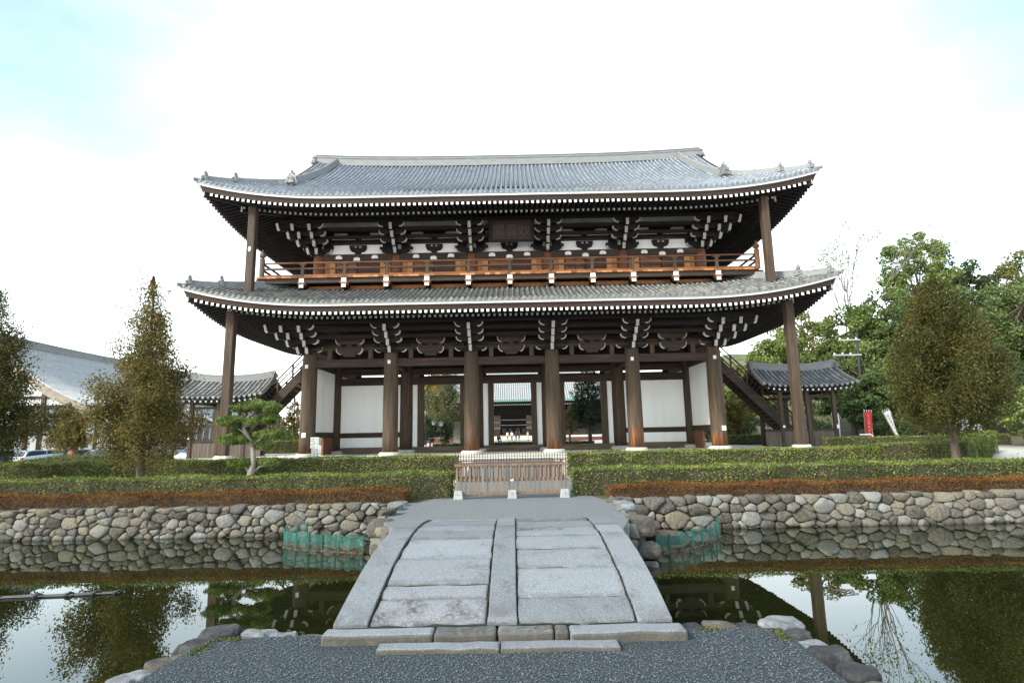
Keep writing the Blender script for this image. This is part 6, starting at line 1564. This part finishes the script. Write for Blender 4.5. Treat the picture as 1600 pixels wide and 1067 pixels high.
# ================================================================ PEOPLE IN THE REAR COURT
def person(x, y, z, top, legs, hair, label, pose='stand', face=0., h=1.62, bag=False, group='visitors before the main hall'):
    r_ = empty('person', (x,y,z), label, 'person', group, face)
    s = h/1.7
    if pose == 'stand': P = {'pel':(0,0,.93),'che':(0,.0,1.25),'nek':(0,.0,1.45),'hed':(0,-.02,1.58),'top':(0,-.01,1.68),'ls':(-.18,0,1.38),'le':(-.23,.03,1.10),'lh':(-.20,-.06,.86),'rs':(.18,0,1.38),'re':(.24,.02,1.10),'rh':(.16,-.14,.95),'lk':(-.10,-.01,.50),'lf':(-.11,.02,.08),'lt':(-.12,-.14,.04),'rk':(.10,-.02,.50),'rf':(.11,.02,.08),'rt':(.12,-.14,.04)}
    else: P = {'pel':(0,0,.45),'che':(0,-.08,.80),'nek':(0,-.12,1.0),'hed':(0,-.16,1.13),'top':(0,-.16,1.23),'ls':(-.18,-.1,.93),'le':(-.24,-.18,.66),'lh':(-.12,-.36,.58),'rs':(.18,-.1,.93),'re':(.24,-.18,.66),'rh':(.12,-.36,.58),'lk':(-.14,-.40,.50),'lf':(-.13,-.36,.08),'lt':(-.14,-.50,.04),'rk':(.14,-.40,.50),'rf':(.13,-.36,.08),'rt':(.14,-.50,.04)}
    RR = {'pel':.15,'che':.155,'nek':.06,'hed':.105,'top':.07,'ls':.07,'le':.052,'lh':.04,'rs':.07,'re':.052,'rh':.04,'lk':.07,'lf':.05,'lt':.04,'rk':.07,'rf':.05,'rt':.04}
    names = list(P); idx = {n: i for i, n in enumerate(names)}
    E_ = [('pel','che'),('che','nek'),('nek','hed'),('hed','top'),('che','ls'),('ls','le'),('le','lh'),('che','rs'),('rs','re'),('re','rh'),('pel','lk'),('lk','lf'),('lf','lt'),('pel','rk'),('rk','rf'),('rf','rt')]
    me = bpy.data.meshes.new('body'); me.from_pydata([tuple(Vector(P[n])*s) for n in names], [(idx[a],idx[b]) for a, b in E_], []); o = bpy.data.objects.new('body', me); COL.objects.link(o); o.parent = r_
    m = o.modifiers.new('skin','SKIN'); sv = me.skin_vertices[0].data
    for i, n in enumerate(names): sv[i].radius = (RR[n]*s,)*2; sv[i].use_root = n == 'pel'
    o.modifiers.new('sub','SUBSURF').render_levels = 1
    # clothing colour by body height
    hz = (.88,1.46) if pose == 'stand' else (.40,1.02)
    key = 'clothing %s %s %s' % (pose, top, legs)
    mt = bpy.data.materials.get(key)
    if mt is None:
        mt = bpy.data.materials.new(key); mt.use_nodes = True; n_ = mt.node_tree.nodes; l_ = mt.node_tree.links; t = n_.new("ShaderNodeTexCoord"); sp = n_.new("ShaderNodeSeparateXYZ"); l_.new(t.outputs['Object'], sp.inputs[0])
        dv = n_.new("ShaderNodeMath"); dv.operation = 'DIVIDE'; dv.inputs[1].default_value = 2*s; l_.new(sp.outputs[2], dv.inputs[0])
        rp_ = ramp(n_, [(0,(.02,.018,.016)),(.05,legs),(hz[0]/2,top),(hz[1]/2,(.48,.30,.22))], True); l_.new(dv.outputs[0], rp_.inputs[0]); l_.new(rp_.outputs[0], n_['Principled BSDF'].inputs['Base Color']); n_['Principled BSDF'].inputs['Roughness'].default_value = .8
    me.materials.append(mt)
    hd = Vector(P['hed'])*s; b = MB()
    for q in range(5):
        pass
    b.lathe(0, 0, [(.085,-.06),(.118,.0),(.12,.05),(.095,.10),(.04,.135)], 12)
    b2 = MB(); b2.v = [(hd.x+vx*s, hd.y+.03*s+vy*s*1.05, hd.z+vz*s) for vx,vy,vz in b.v]; b2.f = b.f; b2.m = b.m
    ho = b2.build('hair', mat('hair', hair) if 'hair' not in bpy.data.materials else bpy.data.materials['hair'], None, smooth=True); ho.parent = r_
    if bag:
        b = MB(); b.box(-.15*s,.15*s,.12*s,.30*s,.95*s,1.38*s); bo = b.build('rucksack', K['iron'], None, bevel=.05); bo.parent = r_
    return r_
hk = (.02,.015,.012); yb = 96.2; zb = .42
person(-1.02,yb,zb,(.70,.62,.46),(.10,.12,.18),hk,'person in a cream jacket and blue trousers, leftmost of the group before the hall',face=.3)
person(-.30,yb+.3,zb,(.78,.76,.72),(.06,.05,.06),hk,'person in a white top and dark skirt beside the cream jacket',face=-.4)
person(.42,yb,zb,(.035,.045,.08),(.03,.035,.06),hk,'person in navy jacket holding close to another dark dressed visitor',face=.6)
person(.95,yb+.2,zb,(.03,.03,.05),(.03,.03,.04),hk,'person all in black beside the navy jacket before the hall',face=-.2,bag=True)
person(2.45,yb+.2,zb,(.66,.52,.42),(.70,.66,.60),hk,'person in pinkish pale clothes standing apart on the right before the hall',face=.9)
person(-1.55,58.0,.42,(.05,.055,.075),(.04,.04,.05),hk,'person in dark jacket crouching at the left edge of the middle gate opening','crouch',.5,group='visitors in the rear court')
person(6.35,75,.42,(.05,.05,.06),(.03,.03,.035),hk,'person in black far away at the left edge of the right gate opening',group='visitors in the rear court')
# lantern lamps and the stone pillar in the left opening
def lamp(x, y, h, label, white=True):
    r_ = empty('garden_lamp', (x,y,.4), label, 'lamp', 'garden lamps in the rear court')
    b = MB(); b.tube([(x,y,.4),(x,y,.4+h-.35)], .04, 8); b.build('post', K['iron'], r_)
    b = MB(); b.lathe(x, y, [(.12,.4+h-.40),(.15,.4+h-.32),(.15,.4+h-.14),(.12,.4+h-.12)], 8); b.build('lamp_body', K['white'], r_)
    b = MB(); b.lathe(x, y, [(.24,.4+h-.13),(.18,.4+h-.06),(.06,.4+h+.02),(.03,.4+h+.10)], 8); b.build('lamp_roof', K['concrete'], r_)
lamp(-7.55,49,3.45,'tall pale lantern lamp, highest in the left gate opening')
lamp(-7.05,50,2.5,'lower pale lantern lamp just right of the tall one in the left opening')
lamp(-6.5,51,2.4,'short lantern lamp nearest the stone pillar in the left opening')
b = MB(); b.box(-6.45,-5.55,61,61.8,.3,3.0); tag(b.build('stone_pillar', mat('mossy stone pillar', [(.3,(.16,.17,.12)),(.7,(.30,.31,.24))],(3,3,1),.9,.3), bevel=.06), 'squared mossy stone pillar low in the left gate opening', 'stone pillar')
b = MB(); b.box(-30,-3.9,88,88.4,.3,1.15); tag(b.build('red_wall', mat('dull red wall', [(.3,(.10,.035,.028)),(.7,(.17,.06,.045))],(2,2,2),.8)), 'low dull red wall behind the trees in the left gate opening', 'wall')
b = MB(); b.box(3.9,30,88,88.4,.3,.95); tag(b.build('red_wall', bpy.data.materials['dull red wall']), 'low dull red wall behind the trees in the right gate opening', 'wall')

# ================================================================ BANNERS, POLE, RIGHT SIDE
def banner(x, y, base, h, w, lean, col, ink, label, seed, lp=0):
    z = base; r_ = empty('banner', (x,y,z), label, 'banner', 'banners by the wood'); rr = random.Random(seed)
    ux = Vector((math.cos(lean), 0, -math.sin(lean))); uz = Vector((math.sin(lean), 0, math.cos(lean))); O = Vector((x,y,z))
    b = MB(); b.tube([O, O+uz*(h+.12)], .022, 7); b.build('pole', mat('bamboo pole', (.45,.36,.2)) if 'bamboo pole' not in bpy.data.materials else bpy.data.materials['bamboo pole'], r_)
    b = MB(); n = 14; m = 4; vs = []
    for j in range(n+1):
        v = j/n
        for i in range(m+1):
            u = i/m; vs.append(O+uz*(h*.06+(h*.90)*v)+ux*(.03+w*u*(1-lp*(1-v)))+Vector((0,-.03+.05*math.sin(v*5+u*4+seed)*u,0)))
    b.add(vs, [(j*(m+1)+i, j*(m+1)+i+1, (j+1)*(m+1)+i+1, (j+1)*(m+1)+i) for j in range(n) for i in range(m)])
    cl = b.build('cloth', col, r_, smooth=True, fix=False); s_ = cl.modifiers.new('thick','SOLIDIFY'); s_.thickness = .006
    b = MB()
    for k in range(4): p = O+uz*(h*.965)+ux*(.04+w*k/3.2); b.beam(p, p+uz*.16, .05, .03)
    b.build('loops', K['white'] , r_)
    b = MB(); sz = h*.085
    for k in range(7):       # a column of brushed characters
        c = O+uz*(h*(.84-.105*k))+ux*(.03+w*(.42)*(1-lp*.35))+Vector((0,-.085,0)); q = sz*(1-lp*(.1+.09*k))
        for e in range(3): o = (e-1)*q*.34; b.beam(c-ux*q*.42+uz*o, c+ux*q*(.30+.14*rr.random())+uz*(o+q*.08), .006, q*.14, 0, up=(0,1,0))
        b.beam(c+uz*q*.45+ux*q*rr.uniform(-.15,.15), c-uz*q*.45+ux*q*rr.uniform(-.2,.2), .006, q*.15, 0, up=(0,1,0))
        b.beam(c, c+ux*q*.45-uz*q*.42, .006, q*.13, 0, up=(0,1,0))
    b.build('writing', ink, r_)
    if seed == 1:
        b = MB(); c = O+uz*h*.34+ux*w*.83+Vector((0,-.088,0)); b.beam(c-uz*h*.17, c+uz*h*.14, .006, w*.2, 0, up=(0,1,0)); b.build('white_stripe', K['white'], r_)
red = mat('red banner cloth', (.62,.03,.025), rough=.7); wht = mat('white banner cloth', (.80,.74,.70), rough=.7); pink = mat('faded red ink', (.50,.12,.12), rough=.7); blue = mat('blue banner cloth', (.08,.18,.50), rough=.7)
banner(25.8,41.5,gz(26,42)-.1,2.5,.55,.05,red,K['white'],'upright red banner with white characters in front of the wood',1)
banner(28.2,41.5,gz(28,42)+.1,2.35,.50,-.40,wht,pink,'white tapering banner with faded red characters leaning left',2,.7)
banner(27.2,48,gz(27,48)-.2,2.55,.55,.0,wht,pink,'white banner seen between the posts of the right pavilion',3)
banner(23.2,45,gz(23,45)+.2,1.9,.45,.03,blue,K['white'],'blue and white banner half hidden by the right corner prop',4)
up = empty('utility_pole', (34.3,55,.5), 'thin dark utility pole with two white insulator crossarms among the trees', 'utility pole')
b = MB(); b.tube([(34.2,55,0),(34.55,55,10.9)], [.17,.12], 8); b.build('pole', K['iron'], up)
for z, x0 in ((10.1,32.6),(8.6,31.9)):
    b = MB(); b.box(x0,34.7,54.8,54.92,z,z+.14); a = b.build('crossarm', K['concrete'], up)
    b = MB()
    for k in range(3): b.lathe(x0+.15+k*.8,54.86,[(.05,z+.14),(.09,z+.2),(.05,z+.3)],8)
    b.build('insulators', K['white'], a)
b = MB(); b.tube([(31.9,54.86,8.8),(38,58,9.4),(48,64,11.5)], .025, 5); b.build('wire', K['iron'], up)
pp = empty('bent_pipe', (23.0,36.5,.4), 'white bent pipe rail beside a grey box at the end of the right pavilion', 'pipe')
b = MB(); b.tube([(22.25,36.3,1.12),(22.95,36.3,1.12),(23.06,36.3,1.02),(23.06,36.3,.35)], .045, 8); b.build('pipe', K['white'], pp, smooth=True)
b = MB(); b.box(22.0,22.85,36.5,36.9,.35,1.05); b.build('box', mat('grey meter box', (.09,.10,.115)), pp, bevel=.02)
# gravel lane and stone wall at the far right
g = MB(); ys_ = [21,25,29,33]; 
vs = []
for y in ys_: vs += [(19.0+(y-20)*1.0+.6,y,gz(25,y)+.02),(46,y,gz(30,y)+.02)]
g.add(vs, [(2*i,2*i+1,2*i+3,2*i+2) for i in range(len(ys_)-1)]); tag(g.build('lane', mat('pale blue grey gravel lane',[(.3,(.36,.38,.40)),(.7,(.48,.50,.52))],(2,2,2),.9)), kind='structure')
wr = empty('low_wall', (38,34,.4), 'low grey stone wall behind the lane at the far right', 'wall')
b = MB()
for k in range(8): b.box(31+k*1.5,31+k*1.5+1.46,34+.03*(k%2),34.5,.3,1.25+.05*(k%3))
b.build('wall_blocks', mat('dark grey wall stone', [(.3,(.07,.07,.068)),(.7,(.17,.165,.155))],(3,3,3),.9,.4), wr)
for i, (x, y, h) in enumerate(((29.6,37,1.5),(31.2,38,1.2))):
    b = MB(); b.box(x-.3,x+.3,y-.25,y+.25,.3,.65); b.box(x-.2,x+.2,y-.17,y+.17,.651,.3+h); b.prism([(-.2,0),(.2,0),(.12,.16),(-.12,.16)],(x,y-.17,.301+h),(1,0,0),(0,0,1),(0,.34,0))
    tag(b.build('stone_marker', K['concrete'], bevel=.02), ('taller' if i == 0 else 'shorter')+' pale stone marker under the trees by the right hand lane', 'stone marker', 'stone markers by the lane')
# ================================================================ PARKED CARS
def car(x, y, z, rz, paint, label, kind='hatch'):
    r_ = empty('parked_car', (x,y,z), label, 'car', 'cars parked before the white hall', rz)
    L_, Wd = (4.2, 1.7); H = 1.48 if kind == 'hatch' else 1.40
    if kind == 'hatch': prof = [(-2.05,.35),(-2.1,.75),(-2.0,.98),(-1.75,1.42),(-1.4,1.48),(.35,1.46),(.75,1.38),(1.3,.98),(1.95,.82),(2.1,.6),(2.08,.35)]; cab = [(-1.88,1.0),(-1.66,1.38),(-1.35,1.43),(.3,1.41),(.68,1.33),(1.12,1.0)]
    else: prof = [(-2.2,.38),(-2.22,.7),(-2.1,.93),(-1.55,1.0),(-1.0,1.36),(-.6,1.42),(.25,1.41),(.6,1.34),(1.15,.98),(1.95,.84),(2.15,.6),(2.12,.38)]; cab = [(-1.4,1.0),(-.95,1.32),(-.6,1.37),(.2,1.36),(.52,1.29),(.98,1.0)]
    def B(b, name, m, **k): 
        o = b.build(name, m, None, **k); o.parent = r_; return o
    b = MB(); n = len(prof); vs = []
    for yy, s in ((-.85,.93),(-.82,1),(.82,1),(.85,.93)): vs += [(px*(.97 if s < 1 else 1), yy*(1 if pz < 1 else .86-.05*(pz-1)), pz) for px, pz in prof]
    fs = [tuple(range(n-1,-1,-1)), tuple(3*n+i for i in range(n))]+[(k*n+i, k*n+(i+1)%n, (k+1)*n+(i+1)%n, (k+1)*n+i) for k in range(3) for i in range(n)]
    b.add(vs, fs); body = B(b, 'body', paint, bevel=.05)
    for s in (-1,1):
        b = MB(); b.prism(cab, (0, s*.775, 0), (1,0,0), (0,0,1), (0,s*.02,0)); B(b, 'side_window', K['glass'])
        b = MB(); xm = -.35; b.box(xm-.05,xm+.05,min(s*.797,s*.805),max(s*.797,s*.805),.98,1.42); B(b, 'pillar', paint)
    for (xa,za),(xb_,zb_), nm in ((prof[2 if kind == 'hatch' else 3],prof[3 if kind == 'hatch' else 4],'rear_window'),(prof[7 if kind == 'hatch' else 8],prof[6 if kind == 'hatch' else 7],'windscreen')):
        d = Vector((xb_-xa,0,zb_-za)); nn = Vector((-d.z,0,d.x)).normalized(); nn = nn if nn.x*xa > 0 else -nn
        b = MB(); p = Vector((xa,0,za))+d*.10+nn*.012; q = Vector((xa,0,za))+d*.92+nn*.012
        b.add([p+Vector((0,-.66,0)),p+Vector((0,.66,0)),q+Vector((0,.60,0)),q+Vector((0,-.60,0))]+[v-nn*.03 for v in (p+Vector((0,-.66,0)),p+Vector((0,.66,0)),q+Vector((0,.60,0)),q+Vector((0,-.60,0)))],[(0,1,2,3),(7,6,5,4),(0,4,5,1),(1,5,6,2),(2,6,7,3),(3,7,4,0)]); B(b, nm, K['glass'])
    for xx in (-1.3,1.3):
        for s in (-1,1):
            b = MB(); b.tube([(xx,s*.66,.31),(xx,s*.86,.31)], .31, 18); w_ = B(b, 'wheel', K['rubber']); b = MB(); b.tube([(xx,s*.861,.31),(xx,s*.875,.31)], .19, 14); rm = B(b, 'rim', K['concrete']); rm.parent = w_
    for s in (-1,1):
        b = MB(); b.box(-2.12,-2.0,min(s*.6,s*.8),max(s*.6,s*.8),.72,.96); B(b, 'tail_light', mat('tail light', (.55,.02,.02), rough=.3) if 'tail light' not in bpy.data.materials else bpy.data.materials['tail light'])
        b = MB(); b.box(1.9,2.1,min(s*.55,s*.78),max(s*.55,s*.78),.62,.76); B(b, 'headlight', K['white'])
    b = MB(); b.box(-2.17,-2.05,-.75,.75,.38,.56); B(b, 'bumper', paint, bevel=.03)
    b = MB(); b.box(-2.185,-2.172,-.17,.17,.60,.76); B(b, 'number_plate', K['white'])
cw = mat('white car paint', (.75,.76,.77), rough=.25); cs = mat('silver blue car paint', (.42,.50,.56), rough=.25, metal=.3); cd = mat('dark blue car paint', (.035,.05,.08), rough=.2)
zc_ = -.42
car(-41.3,45.0,zc_,R(75),cw,'white car at the left edge of the parking, beside the dark conifer')
car(-37.4,45.0,zc_,R(78),cs,'silver blue hatchback with red tail lights in the parking')
car(-35.0,46.5,zc_,R(60),cd,'dark blue saloon between the silver hatchback and the small tree','sedan')
car(-32.6,45.5,zc_,R(5),cd,'dark saloon parked sideways behind the small dark tree','sedan')
car(-26.2,47.5,zc_,R(80),cs,'blue grey car glimpsed below the feathery conifer','sedan')
car(-39.0,44.2,zc_,R(76),cd,'dark car between the white car and the silver hatchback')
tl2 = empty('traffic_cone', (-34.2,43.6,-.4), 'pink red striped marker pole between the parked cars', 'marker pole')
b = MB(); b.tube([(-34.2,43.6,-.4),(-34.0,43.6,1.1)], .10, 8); b.build('pole', mat('pink marker', (.60,.07,.13)), tl2)
b = MB(); b.lathe(-34.2,43.6,[(.22,-.45),(.22,-.36),(.1,-.34)],10); b.build('foot', K['concrete'], tl2)
tl2.name = 'marker_pole'
